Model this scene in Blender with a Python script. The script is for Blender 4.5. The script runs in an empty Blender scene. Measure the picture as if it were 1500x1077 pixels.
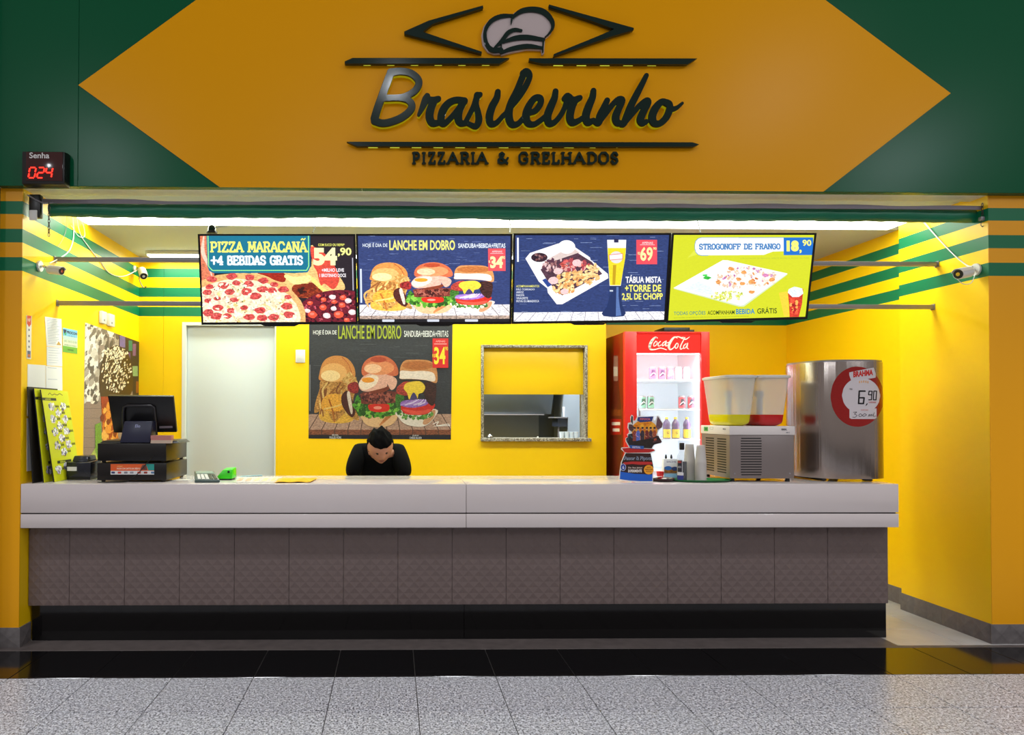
import bpy, bmesh, math, random
import numpy as np
from mathutils import Vector, Matrix
random.seed(7)
# ------------------------------------------------------------------ camera, world, lights, exposure
FPX = 1040.0; PPX, PPY = 594.0, 593.5
YAW, PITCH, ROLL = math.radians(1.0), math.radians(0.8), 0.0018
CAMP = Vector((0, -4.52, 1.464))
FW = Vector((math.sin(YAW)*math.cos(PITCH), math.cos(YAW)*math.cos(PITCH), math.sin(PITCH)))
R0 = FW.cross(Vector((0, 0, 1))).normalized(); U0 = R0.cross(FW)
RT = R0*math.cos(ROLL)+U0*math.sin(ROLL); UP = U0*math.cos(ROLL)-R0*math.sin(ROLL)
scn = bpy.context.scene
COL = scn.collection
cd = bpy.data.cameras.new('camera'); cam = bpy.data.objects.new('camera', cd); COL.objects.link(cam)
cd.sensor_width = 36; cd.lens = FPX/1500*36; cd.shift_x = (750-PPX)/1500; cd.shift_y = (PPY-538.5)/1500
cd.clip_start = 0.05
M = Matrix((RT, UP, -FW)).transposed().to_4x4(); M.translation = CAMP
cam.matrix_world = M; scn.camera = cam
scn.view_settings.view_transform = 'Standard'; scn.view_settings.look = 'None'
scn.view_settings.exposure = 0.0; scn.view_settings.gamma = 1; scn.view_settings.use_curve_mapping = False
w = bpy.data.worlds.new('mall'); scn.world = w; w.use_nodes = True
bg = w.node_tree.nodes['Background']; bg.inputs[0].default_value = (1.0, .89, .86, 1); bg.inputs[1].default_value = .33
def lamp(name, loc, energy, size, color=(1, 1, 1), size_y=None, rot=None, spot=None):
    l = bpy.data.lights.new(name, 'AREA'); l.energy = energy; l.color = color
    if size_y: l.shape = 'RECTANGLE'; l.size_y = size_y
    else: l.shape = 'DISK'
    l.size = size
    o = bpy.data.objects.new(name, l); COL.objects.link(o); o.location = loc
    if rot: o.rotation_euler = rot
    return o
def aim(o, t): o.rotation_euler = (Vector(t)-o.location).to_track_quat('-Z', 'Y').to_euler()
# downlights of the mall ceiling in front of the shop
for p, e, s in (((.02, -5.44, 6), 9, .12), ((-5.2, -8.5, 6), 60, .4), ((9.1, -8.3, 6), 60, .4), ((5.4, -5.7, 6), 40, .4), ((-1.2, -9.5, 6), 50, .4)):
    aim(lamp('mall_downlight', p, e, s, (.9, .95, 1)), (p[0]*.4+.3, 0, 2.6))
for x_ in (-4.2, -1.7, .8, 3.3, 5.8):  # added spots to brighten the floor, cones kept mostly off the facade
    sp_ = bpy.data.lights.new('floor_fill_spot', 'SPOT'); sp_.energy = 260; sp_.spot_size = math.radians(84); sp_.spot_blend = .6; sp_.shadow_soft_size = .25; sp_.color = (.93, .96, 1)
    so_ = bpy.data.objects.new('floor_fill_spot', sp_); COL.objects.link(so_); so_.location = (x_, -2.3, 5.4)
# fluorescent battens: light of the shop
FL = (.90, 1.0, .84)
lamp('front_fluorescent', (.75, .66, 2.895), 42, 5.9, FL, .3)
lamp('rear_fluorescent_and_fill', (-.2, 1.86, 2.86), 34, 4.0, FL, .14)
lamp('rear_fluorescent_and_fill', (2.95, 1.5, 2.88), 3, 1.2, FL, .2)  # added fill at the right rear, no strip light hangs there
lamp('kitchen_lamp', (.9, 2.42, 2.6), 75, 1.2, (.88, .96, 1), .3, rot=(math.radians(25), 0, 0))
# ------------------------------------------------------------------ pixel -> place on a plane of the shop
def ray(px, py):
    return (FW*FPX + RT*(px-PPX) - UP*(py-PPY))
def at(px, py, Y):
    d = ray(px, py); t = (Y-CAMP.y)/d.y; return CAMP+d*t
def atx(px, py, X):
    d = ray(px, py); t = (X-CAMP.x)/d.x; return CAMP+d*t
def atz(px, py, Z):
    d = ray(px, py); t = (Z-CAMP.z)/d.z; return CAMP+d*t
# ------------------------------------------------------------------ materials
def s2l(c): return tuple((x/255/12.92 if x/255 <= .04045 else ((x/255+.055)/1.055)**2.4) for x in c)
MATS = {}
def mat(name, rgb, rough=.5, metal=0, noise=0, nscale=20, bump=0, bscale=60, emit=0, emitc=None, trans=0, alpha=1, coat=0, stretch=None, spec=None, ior=None):
    if name in MATS: return MATS[name]
    m = bpy.data.materials.new(name); m.use_nodes = True; MATS[name] = m
    nt = m.node_tree; b = nt.nodes['Principled BSDF']; c = s2l(rgb)
    b.inputs['Base Color'].default_value = (*c, 1); b.inputs['Roughness'].default_value = rough
    b.inputs['Metallic'].default_value = metal
    if trans: b.inputs['Transmission Weight'].default_value = trans
    if alpha < 1: b.inputs['Alpha'].default_value = alpha
    if coat: b.inputs['Coat Weight'].default_value = coat; b.inputs['Coat Roughness'].default_value = .06
    if spec is not None: b.inputs['Specular IOR Level'].default_value = spec
    if ior: b.inputs['IOR'].default_value = ior
    if emit: b.inputs['Emission Color'].default_value = (*(s2l(emitc) if emitc else c), 1); b.inputs['Emission Strength'].default_value = emit
    if noise or bump:
        g = nt.nodes.new('ShaderNodeNewGeometry'); mp = nt.nodes.new('ShaderNodeMapping')
        nt.links.new(g.outputs['Position'], mp.inputs[0])
        if stretch: mp.inputs['Scale'].default_value = stretch
    if noise:
        n = nt.nodes.new('ShaderNodeTexNoise'); n.inputs['Scale'].default_value = nscale; n.inputs['Detail'].default_value = 6
        nt.links.new(mp.outputs[0], n.inputs['Vector'])
        x = nt.nodes.new('ShaderNodeMix'); x.data_type = 'RGBA'
        x.inputs[6].default_value = (*[max(0, v*(1-noise)) for v in c], 1); x.inputs[7].default_value = (*[min(1, v*(1+noise)) for v in c], 1)
        nt.links.new(n.outputs[0], x.inputs[0]); nt.links.new(x.outputs[2], b.inputs['Base Color'])
    if bump:
        n2 = nt.nodes.new('ShaderNodeTexNoise'); n2.inputs['Scale'].default_value = bscale; n2.inputs['Detail'].default_value = 4
        nt.links.new(mp.outputs[0], n2.inputs['Vector'])
        bp = nt.nodes.new('ShaderNodeBump'); bp.inputs['Strength'].default_value = bump; bp.inputs['Distance'].default_value = .004
        nt.links.new(n2.outputs[0], bp.inputs['Height']); nt.links.new(bp.outputs[0], b.inputs['Normal'])
    return m
def granite_mat(name, base, dark, mid, rough, sc=130, dens=.62):
    m = mat(name, base, rough); nt = m.node_tree; b = nt.nodes['Principled BSDF']
    g = nt.nodes.new('ShaderNodeNewGeometry')
    n1 = nt.nodes.new('ShaderNodeTexNoise'); n1.inputs['Scale'].default_value = sc; n1.inputs['Detail'].default_value = 3; n1.inputs['Roughness'].default_value = .7
    n2 = nt.nodes.new('ShaderNodeTexNoise'); n2.inputs['Scale'].default_value = sc*.45; n2.inputs['Detail'].default_value = 5
    nt.links.new(g.outputs['Position'], n1.inputs['Vector']); nt.links.new(g.outputs['Position'], n2.inputs['Vector'])
    r1 = nt.nodes.new('ShaderNodeValToRGB'); e = r1.color_ramp.elements
    e[0].position = dens-.26; e[0].color = (*s2l(dark), 1); e[1].position = dens-.16; e[1].color = (*s2l(base), 1)
    r2 = nt.nodes.new('ShaderNodeValToRGB'); e = r2.color_ramp.elements
    e[0].position = .42; e[0].color = (1, 1, 1, 1); e[1].position = .62; e[1].color = (*s2l(mid), 1)
    nt.links.new(n1.outputs[0], r1.inputs[0]); nt.links.new(n2.outputs[0], r2.inputs[0])
    x = nt.nodes.new('ShaderNodeMix'); x.data_type = 'RGBA'; x.blend_type = 'MULTIPLY'; x.inputs[0].default_value = 1
    nt.links.new(r1.outputs[0], x.inputs[6]); nt.links.new(r2.outputs[0], x.inputs[7]); nt.links.new(x.outputs[2], b.inputs['Base Color'])
    return m
YEL = (255, 207, 0)
GRN = (0, 112, 72)
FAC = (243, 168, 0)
def striped(nm='yellow_wall_with_green_bands', YEL=YEL):
    m = mat(nm, YEL, .4, spec=.4, bump=.04, bscale=25); nt = m.node_tree; b = nt.nodes['Principled BSDF']
    g = nt.nodes.new('ShaderNodeNewGeometry'); s = nt.nodes.new('ShaderNodeSeparateXYZ'); nt.links.new(g.outputs['Position'], s.inputs[0])
    mr = nt.nodes.new('ShaderNodeMapRange'); mr.inputs[1].default_value = 2.0; mr.inputs[2].default_value = 3.0; nt.links.new(s.outputs[2], mr.inputs[0])
    r = nt.nodes.new('ShaderNodeValToRGB'); r.color_ramp.interpolation = 'CONSTANT'; e = r.color_ramp.elements
    y = (*s2l(YEL), 1); gr = (*s2l(GRN), 1)
    e[0].position = 0; e[0].color = y; e[1].position = .369; e[1].color = gr
    for p, c in ((.454, y), (.550, gr), (.633, y), (.728, gr), (.811, y)):
        k = e.new(p); k.color = c
    nt.links.new(mr.outputs[0], r.inputs[0]); nt.links.new(r.outputs[0], b.inputs['Base Color'])
    return m
def print_mat(name, emit=0, rough=.35, nscale=160, coat=0):
    m = mat(name, (200, 200, 200), rough, coat=coat); nt = m.node_tree; b = nt.nodes['Principled BSDF']
    a = nt.nodes.new('ShaderNodeAttribute'); a.attribute_name = 'Col'
    tc = nt.nodes.new('ShaderNodeTexCoord'); mp = nt.nodes.new('ShaderNodeMapping'); nt.links.new(tc.outputs['Object'], mp.inputs[0]); mp.inputs['Scale'].default_value = (.5, 1, 1.6)
    n = nt.nodes.new('ShaderNodeTexNoise'); n.inputs['Scale'].default_value = nscale; n.inputs['Detail'].default_value = 3; nt.links.new(mp.outputs[0], n.inputs['Vector'])
    s = nt.nodes.new('ShaderNodeMath'); s.operation = 'SUBTRACT'; s.inputs[1].default_value = .5; nt.links.new(n.outputs[0], s.inputs[0])
    k = nt.nodes.new('ShaderNodeMath'); k.operation = 'MULTIPLY'; nt.links.new(s.outputs[0], k.inputs[0]); nt.links.new(a.outputs['Alpha'], k.inputs[1])
    k2 = nt.nodes.new('ShaderNodeMath'); k2.operation = 'MULTIPLY_ADD'; k2.inputs[1].default_value = 5; k2.inputs[2].default_value = 1; nt.links.new(k.outputs[0], k2.inputs[0]); k2.use_clamp = False
    mx = nt.nodes.new('ShaderNodeMath'); mx.operation = 'MAXIMUM'; mx.inputs[1].default_value = .12; nt.links.new(k2.outputs[0], mx.inputs[0])
    v = nt.nodes.new('ShaderNodeVectorMath'); v.operation = 'SCALE'; nt.links.new(a.outputs['Color'], v.inputs[0]); nt.links.new(mx.outputs[0], v.inputs['Scale'])
    if emit:
        b.inputs['Base Color'].default_value = (.01, .01, .01, 1); nt.links.new(v.outputs[0], b.inputs['Emission Color']); b.inputs['Emission Strength'].default_value = emit
    else: nt.links.new(v.outputs[0], b.inputs['Base Color'])
    return m
# ------------------------------------------------------------------ geometry helpers
class G:
    def __init__(s): s.v = []; s.f = []
    def add(s, V, F):
        n = len(s.v); s.v += [tuple(p) for p in V]; s.f += [tuple(i+n for i in f) for f in F]; return s
    def hexa(s, p):          # p: 8 points, front loop then back loop
        return s.add(p, [(0, 1, 2, 3), (7, 6, 5, 4), (0, 4, 5, 1), (1, 5, 6, 2), (2, 6, 7, 3), (3, 7, 4, 0)])
    def box(s, x0, x1, y0, y1, z0, z1):
        return s.hexa([(x0, y0, z0), (x1, y0, z0), (x1, y0, z1), (x0, y0, z1), (x0, y1, z0), (x1, y1, z0), (x1, y1, z1), (x0, y1, z1)])
    def prism(s, pts, a, b):  # pts: list of 3-D points, extruded from offset a to offset b (vectors)
        n = len(pts); a = Vector(a); b = Vector(b)
        V = [Vector(p)+a for p in pts]+[Vector(p)+b for p in pts]
        return s.add(V, [tuple(range(n)), tuple(range(2*n-1, n-1, -1))]+[(i, i+n, (i+1) % n+n, (i+1) % n) for i in range(n)])
    def tube(s, pts, r, n=8, caps=True):
        pts = [Vector(p) for p in pts]; rr = r if isinstance(r, (list, tuple)) else [r]*len(pts); V = []; F = []
        ref = None
        for i, p in enumerate(pts):
            d = (pts[min(i+1, len(pts)-1)]-pts[max(i-1, 0)]).normalized()
            if ref is None: ref = d.orthogonal().normalized()
            ref = (ref-d*ref.dot(d)).normalized(); q = d.cross(ref)
            V += [p+(ref*math.cos(2*math.pi*k/n)+q*math.sin(2*math.pi*k/n))*rr[i] for k in range(n)]
        for i in range(len(pts)-1):
            F += [(i*n+k, i*n+(k+1) % n, (i+1)*n+(k+1) % n, (i+1)*n+k) for k in range(n)]
        if caps: F += [tuple(range(n-1, -1, -1)), tuple(range((len(pts)-1)*n, len(pts)*n))]
        return s.add(V, F)
    def lathe(s, prof, n=20, c=(0, 0, 0), sx=1, sy=1):
        V = []; F = []
        for r, z in prof: V += [(c[0]+r*sx*math.cos(2*math.pi*k/n), c[1]+r*sy*math.sin(2*math.pi*k/n), c[2]+z) for k in range(n)]
        for i in range(len(prof)-1): F += [(i*n+k, i*n+(k+1) % n, (i+1)*n+(k+1) % n, (i+1)*n+k) for k in range(n)]
        F += [tuple(range(n-1, -1, -1)), tuple(range((len(prof)-1)*n, len(prof)*n))]
        return s.add(V, F)
    def ribbon(s, pts, fn, a, b):   # pts (x,y,w) smoothed brush stroke -> extruded; fn maps 2-D to 3-D, a/b extrusion vectors
        out = smooth(pts); L = []; Rr = []
        n = len(out)
        for i, (x, y, wd) in enumerate(out):
            x0, y0, _ = out[max(i-1, 0)]; x1, y1, _ = out[min(i+1, n-1)]
            dx, dy = x1-x0, y1-y0; l = math.hypot(dx, dy) or 1; nx, ny = -dy/l*wd/2, dx/l*wd/2
            L.append((x+nx, y+ny)); Rr.append((x-nx, y-ny))
        for i in range(n-1):
            s.prism([fn(*q) for q in (L[i], L[i+1], Rr[i+1], Rr[i])], a, b)
        for (x, y, wd), k in ((out[0], 0), (out[-1], 1)):
            s.prism([fn(x+wd/2*math.cos(t*math.pi/6), y+wd/2*math.sin(t*math.pi/6)) for t in range(12)], a, b)
        for i in range(2, n-2, 2):
            x, y, wd = out[i]; s.prism([fn(x+wd/2*math.cos(t*math.pi/5), y+wd/2*math.sin(t*math.pi/5)) for t in range(10)], a, b)
        return s
    def strokes(s, strokes, fn, yc, dep, bev=0, h=3.0):
        cu = bpy.data.curves.new('t', 'CURVE'); cu.dimensions = '2D'; cu.fill_mode = 'BOTH'; cu.extrude = dep/2-bev; cu.bevel_depth = bev; cu.bevel_resolution = 1
        for P in contours(strokes, h):
            sp = cu.splines.new('POLY'); sp.points.add(len(P)-1); sp.use_cyclic_u = True
            for q, (x, y) in zip(sp.points, P): a = fn(x, y); q.co = (a[0], a[2], 0, 1)
        if bev: cu.offset = -bev
        o = bpy.data.objects.new('t', cu); COL.objects.link(o); bpy.context.view_layer.update()
        me = bpy.data.meshes.new_from_object(o.evaluated_get(bpy.context.evaluated_depsgraph_get()))
        s.add([(v.co.x, yc-v.co.z, v.co.y) for v in me.vertices], [tuple(p.vertices) for p in me.polygons])
        bpy.data.objects.remove(o); bpy.data.meshes.remove(me); bpy.data.curves.remove(cu); return s
    def build(s, name, m, parent=None, bev=0, smooth_=None, kind=None, seg=2):
        me = bpy.data.meshes.new(name); me.from_pydata(s.v, [], s.f); me.validate()
        bm = bmesh.new(); bm.from_mesh(me); bmesh.ops.recalc_face_normals(bm, faces=bm.faces)
        if bev: bmesh.ops.bevel(bm, geom=list(bm.edges), offset=bev, segments=seg, affect='EDGES', profile=.5, clamp_overlap=True)
        bm.to_mesh(me); bm.free()
        if smooth_ or bev: me.shade_smooth(); me.set_sharp_from_angle(angle=math.radians(smooth_ or 35))
        me.materials.append(m if not isinstance(m, str) else MATS[m])
        o = bpy.data.objects.new(name, me); COL.objects.link(o)
        if parent is not None: o.parent = parent; o.matrix_parent_inverse = Matrix.Translation(-parent.location)
        if kind: o['kind'] = kind
        return o
def contours(strokes, h):
    # union of variable-width brush strokes as closed outlines (marching squares on a distance field)
    caps_ = []
    for S in strokes:
        P = smooth(S)
        for a, b in zip(P, P[1:]): caps_.append((a, b))
    A = np.array([c[0] for c in caps_]); B = np.array([c[1] for c in caps_]); m = 1.5*h+max(A[:, 2].max(), B[:, 2].max())/2
    x0, y0 = np.minimum(A[:, :2].min(0), B[:, :2].min(0))-m; x1, y1 = np.maximum(A[:, :2].max(0), B[:, :2].max(0))+m
    X = np.arange(x0, x1+h, h); Y = np.arange(y0, y1+h, h); gx, gy = np.meshgrid(X, Y); D = np.full(gx.shape, 1e9)
    for a, b in zip(A, B):
        dx, dy = b[0]-a[0], b[1]-a[1]; L2 = dx*dx+dy*dy+1e-9
        t = np.clip(((gx-a[0])*dx+(gy-a[1])*dy)/L2, 0, 1)
        D = np.minimum(D, np.hypot(gx-a[0]-t*dx, gy-a[1]-t*dy)-(a[2]+(b[2]-a[2])*t)/2)
    nx = {}; 
    def ip(i, j, k, l):
        d0, d1 = D[i, j], D[k, l]; t = d0/(d0-d1); return (X[j]+(X[l]-X[j])*t, Y[i]+(Y[k]-Y[i])*t)
    ins = D < 0; n, m_ = D.shape
    cell = ins[:-1, :-1]*1+ins[:-1, 1:]*2+ins[1:, 1:]*4+ins[1:, :-1]*8
    T = {1: [(3, 0)], 2: [(0, 1)], 3: [(3, 1)], 4: [(1, 2)], 5: [(3, 0), (1, 2)], 6: [(0, 2)], 7: [(3, 2)], 8: [(2, 3)], 9: [(2, 0)], 10: [(0, 1), (2, 3)], 11: [(2, 1)], 12: [(1, 3)], 13: [(1, 0)], 14: [(0, 3)]}
    def key(i, j, e): return {0: ('h', i, j), 1: ('v', i, j+1), 2: ('h', i+1, j), 3: ('v', i, j)}[e]
    def pos(k): return ip(k[1], k[2], k[1], k[2]+1) if k[0] == 'h' else ip(k[1], k[2], k[1]+1, k[2])
    for i, j in zip(*np.nonzero((cell > 0) & (cell < 15))):
        for a, b in T[int(cell[i, j])]: nx[key(i, j, a)] = key(i, j, b)
    out = []
    while nx:
        k0, k = nx.popitem(); L = [k0]
        while k != k0 and k in nx: L.append(k); k = nx.pop(k)
        P = np.array([pos(q) for q in L])
        if len(P) < 6: continue
        for _ in range(2): P = (np.roll(P, 1, 0)+2*P+np.roll(P, -1, 0))/4
        out.append(P[::2] if len(P) > 12 else P)
    return out
def smooth(pts, k=4):
    P = [np.array(p, float) for p in pts]
    if len(P) < 3: return [tuple(p) for p in P]
    Q = [2*P[0]-P[1]]+P+[2*P[-1]-P[-2]]; out = []
    for i in range(1, len(Q)-2):
        for j in range(k):
            t = j/k; a, b, c, d = Q[i-1:i+3]
            out.append(tuple(.5*((2*b)+(-a+c)*t+(2*a-5*b+4*c-d)*t*t+(-a+3*b-3*c+d)*t**3)))
    out.append(tuple(P[-1])); return out
def sm2(pts, k=4): return [(p[0], p[1], p[2]) for p in smooth(pts, k)]
def thing(name, loc, label, cat, group=None):
    o = bpy.data.objects.new(name, None); COL.objects.link(o); o.location = loc; o.empty_display_size = .05
    return tag(o, label, cat, group)
def tag(o, label, cat, group=None, kind=None):
    o['label'] = label; o['category'] = cat
    if group: o['group'] = group
    if kind: o['kind'] = kind
    return o
def struct(name, loc=(0, 0, 0)):
    o = bpy.data.objects.new(name, None); COL.objects.link(o); o.location = loc; o['kind'] = 'structure'; return o
def sk(o): o['kind'] = 'structure'; return o
def share(src, name, loc, parent):
    o = bpy.data.objects.new(name, src.data); COL.objects.link(o); o.parent = parent
    o.matrix_parent_inverse = Matrix.Translation(-parent.location); o.location = loc; return o
def dup(root, off, label=None, cat=None, group=None):
    r = root.copy(); COL.objects.link(r); r.location = root.location+Vector(off)
    if label: r['label'] = label
    if group: r['group'] = group
    for ch in [c for c in bpy.data.objects if c.parent == root]:
        c = ch.copy(); COL.objects.link(c); c.parent = r
        for g in [q for q in bpy.data.objects if q.parent == ch]:
            d = g.copy(); COL.objects.link(d); d.parent = c
    return r
# ------------------------------------------------------------------ flat prints made of coloured polygons
def homog(src, dst):
    A = []; B = []
    for (x, y), (u, v) in zip(src, dst):
        A.append([x, y, 1, 0, 0, 0, -u*x, -u*y]); B.append(u); A.append([0, 0, 0, x, y, 1, -v*x, -v*y]); B.append(v)
    h = np.linalg.solve(np.array(A, float), np.array(B, float)); return np.append(h, 1).reshape(3, 3)
_tc = {}
def text_tris(txt, bold=0):
    if (txt, bold) in _tc: return _tc[(txt, bold)]
    cu = bpy.data.curves.new('t', 'FONT'); cu.body = txt; cu.offset = bold; cu.resolution_u = 3; cu.fill_mode = 'BOTH'
    o = bpy.data.objects.new('t', cu); COL.objects.link(o); bpy.context.view_layer.update()
    dg = bpy.context.evaluated_depsgraph_get(); me = bpy.data.meshes.new_from_object(o.evaluated_get(dg))
    V = np.array([v.co[:2] for v in me.vertices]); F = [tuple(p.vertices) for p in me.polygons]
    bpy.data.objects.remove(o); bpy.data.meshes.remove(me); bpy.data.curves.remove(cu)
    mn, mx = V.min(0), V.max(0); V = (V-mn)/(mx-mn); _tc[(txt, bold)] = (V, F); return V, F
GL = {  # letters as strokes in a unit box, with serif points
 'A': ([[(0, 0), (.5, 1), (1, 0)], [(.2, .33), (.8, .33)]], [(0, 0), (1, 0)]),
 'B': ([[(.15, 0), (.15, 1)], [(.15, 1), (.6, 1), (.82, .88), (.82, .65), (.6, .53), (.15, .53)], [(.6, .53), (.9, .4), (.9, .12), (.65, 0), (.15, 0)]], []),
 'C': ([[(.95, .75), (.75, 1), (.3, 1), (.05, .75), (.05, .25), (.3, 0), (.75, 0), (.95, .25)]], []),
 'D': ([[(.15, 0), (.15, 1), (.6, 1), (.95, .75), (.95, .25), (.6, 0), (.15, 0)]], [(.15, 0), (.15, 1)]),
 'E': ([[(.9, .8), (.9, 1), (.15, 1), (.15, 0), (.95, 0), (.95, .2)], [(.15, .52), (.7, .52)]], [(.15, 0), (.15, 1)]),
 'F': ([[(.9, .8), (.9, 1), (.15, 1), (.15, 0)], [(.15, .5), (.7, .5)]], [(.15, 0), (.15, 1)]),
 'G': ([[(.92, .78), (.75, 1), (.3, 1), (.05, .75), (.05, .25), (.3, 0), (.75, 0), (.92, .15), (.92, .45), (.6, .45)]], []),
 'H': ([[(.12, 0), (.12, 1)], [(.88, 0), (.88, 1)], [(.12, .52), (.88, .52)]], [(.12, 0), (.12, 1), (.88, 0), (.88, 1)]),
 'I': ([[(.5, 0), (.5, 1)]], [(.5, 0), (.5, 1)]),
 'L': ([[(.15, 1), (.15, 0), (.95, 0), (.95, .25)]], [(.15, 1), (.15, 0)]),
 'M': ([[(.08, 0), (.14, 1), (.5, .25), (.86, 1), (.92, 0)]], [(.08, 0), (.12, 1), (.88, 1), (.92, 0)]),
 'N': ([[(.12, 0), (.12, 1), (.88, 0), (.88, 1)]], [(.12, 0), (.12, 1), (.88, 1)]),
 'O': ([[(.3, 0), (.05, .25), (.05, .75), (.3, 1), (.7, 1), (.95, .75), (.95, .25), (.7, 0), (.3, 0)]], []),
 'P': ([[(.2, 0), (.2, 1), (.7, 1), (.92, .85), (.92, .6), (.7, .45), (.2, .45)]], [(.2, 0), (.2, 1)]),
 'R': ([[(.15, 0), (.15, 1), (.65, 1), (.87, .87), (.87, .63), (.65, .5), (.15, .5)], [(.55, .5), (.9, 0)]], [(.15, 0), (.15, 1), (.92, 0)]),
 'S': ([[(.9, .78), (.7, 1), (.3, 1), (.08, .8), (.15, .58), (.8, .42), (.92, .2), (.7, 0), (.3, 0), (.08, .22)]], []),
 'T': ([[(.05, .82), (.05, 1), (.95, 1), (.95, .82)], [(.5, 0), (.5, 1)]], [(.5, 0)]),
 'Z': ([[(.08, .8), (.08, 1), (.9, 1), (.08, 0), (.95, 0), (.95, .2)]], []),
 '&': ([[(1, .5), (.7, .1), (.4, 0), (.1, .1), (.08, .35), (.5, .62), (.62, .85), (.42, 1), (.2, .85), (.3, .6), (.95, 0)]], []),
 '+': ([[(0, .5), (1, .5)], [(.5, .05), (.5, .95)]], []),
 '4': ([[(.75, 0), (.75, 1), (.05, .3), (.98, .3)]], [(.75, 0)]),
}
class Print:
    def __init__(s, src, fn): s.src = list(src) if src else None; s.H = homog(src, [(0, 0), (1, 0), (1, 1), (0, 1)]) if src else None; s.fn = fn; s.V = []; s.F = []; s.C = []; s.L = 0
    def m(s, x, y, l):
        if s.H is None: return s.fn(x, y, l)
        q = s.H @ np.array([x, y, 1.0]); return s.fn(q[0]/q[2], q[1]/q[2], l)
    def raw(s, pts, F, col, nz=0, up=1):
        s.L += up; n = len(s.V); s.V += [tuple(s.m(x, y, s.L)) for x, y in pts]
        c = (*[v*s.k for v in s2l(col)], nz); 
        for f in F: s.F.append(tuple(i+n for i in f)); s.C.append(c)
    k = 1.0
    def poly(s, pts, col, nz=0, up=1):
        if s.src:
            for (ax, ay), (bx, by) in zip(s.src, s.src[1:]+s.src[:1]):
                out = []; sd = [(bx-ax)*(p[1]-ay)-(by-ay)*(p[0]-ax) for p in pts]
                for i, p in enumerate(pts):
                    q, d0, d1 = pts[i-1], sd[i-1], sd[i]
                    if (d0 < 0) != (d1 < 0): t = d0/(d0-d1); out.append((q[0]+(p[0]-q[0])*t, q[1]+(p[1]-q[1])*t))
                    if d1 >= 0: out.append(tuple(p[:2]))
                pts = out
                if len(pts) < 3: s.L += up; return
        s.raw(pts, [tuple(range(len(pts)))], col, nz, up)
    def blob(s, pts, col, nz=0, up=1):      # the same outline with rounded corners
        P = [np.array(p[:2], float) for p in pts]; n = len(P); out = []
        for i in range(n):
            a, b, c, d = P[i-1], P[i], P[(i+1) % n], P[(i+2) % n]
            for t in (0, .25, .5, .75): out.append(tuple(.5*((2*b)+(-a+c)*t+(2*a-5*b+4*c-d)*t*t+(-a+3*b-3*c+d)*t**3)))
        s.poly(out, col, nz, up)
    def rect(s, x0, y0, x1, y1, col, nz=0, up=1): s.poly([(x0, y0), (x1, y0), (x1, y1), (x0, y1)], col, nz, up)
    def rrect(s, x0, y0, x1, y1, r, col, nz=0, up=1):
        P = []
        for cx, cy, a in ((x1-r, y0+r, -90), (x1-r, y1-r, 0), (x0+r, y1-r, 90), (x0+r, y0+r, 180)):
            P += [(cx+r*math.cos(math.radians(a+t)), cy+r*math.sin(math.radians(a+t))) for t in (0, 30, 60, 90)]
        s.poly(P, col, nz, up)
    def ell(s, cx, cy, rx, ry, col, nz=0, up=1, rot=0, n=20, j=0):
        c, q = math.cos(rot), math.sin(rot); P = []
        for i in range(n):
            a = 2*math.pi*i/n; k = 1+random.uniform(-j, j); x, y = rx*k*math.cos(a), ry*k*math.sin(a); P.append((cx+x*c-y*q, cy+x*q+y*c))
        s.poly(P, col, nz, up)
    def scat(s, n, reg, r, cols, nz=.3, asp=1, j=.3, nn=6, rot=None):   # reg: (cx,cy,rx,ry)
        s.L += 1
        for _ in range(n):
            a = random.uniform(0, 6.283); q = math.sqrt(random.random()); 
            if len(reg) == 5: x, y = random.uniform(reg[0], reg[2]), random.uniform(reg[1], reg[3])
            else: x, y = reg[0]+reg[2]*q*math.cos(a), reg[1]+reg[3]*q*math.sin(a)
            rr = random.uniform(*r); s.L += .02
            s.ell(x, y, rr, rr*asp, random.choice(cols), nz, 0, random.uniform(0, 3) if rot is None else rot, nn, j)
    def text(s, t, x0, y0, x1, y1, col, bold=.02, sl=0, up=1):
        V, F = text_tris(t, bold); s.raw([(x0+u*(x1-x0)+sl*(v-.5), y1+v*(y0-y1)) for u, v in V], F, col, 0, up)
    def line(s, pts, wd, col, nz=0, up=1, k=4):
        pts = [(p[0], p[1], p[2] if len(p) > 2 else wd) for p in pts]; out = smooth(pts, k) if k > 1 and len(pts) > 2 else pts; s.L += up; n = len(out)
        for i in range(n-1):
            x0, y0, w0 = out[i]; x1, y1, w1 = out[i+1]; l = math.hypot(x1-x0, y1-y0) or 1; nx, ny = -(y1-y0)/l/2, (x1-x0)/l/2
            s.poly([(x0+nx*w0, y0+ny*w0), (x1+nx*w1, y1+ny*w1), (x1-nx*w1, y1-ny*w1), (x0-nx*w0, y0-ny*w0)], col, nz, 0)
        for x, y, w0 in out: s.L += .001; s.ell(x, y, w0/2, w0/2, col, nz, 0, 0, 8)
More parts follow.
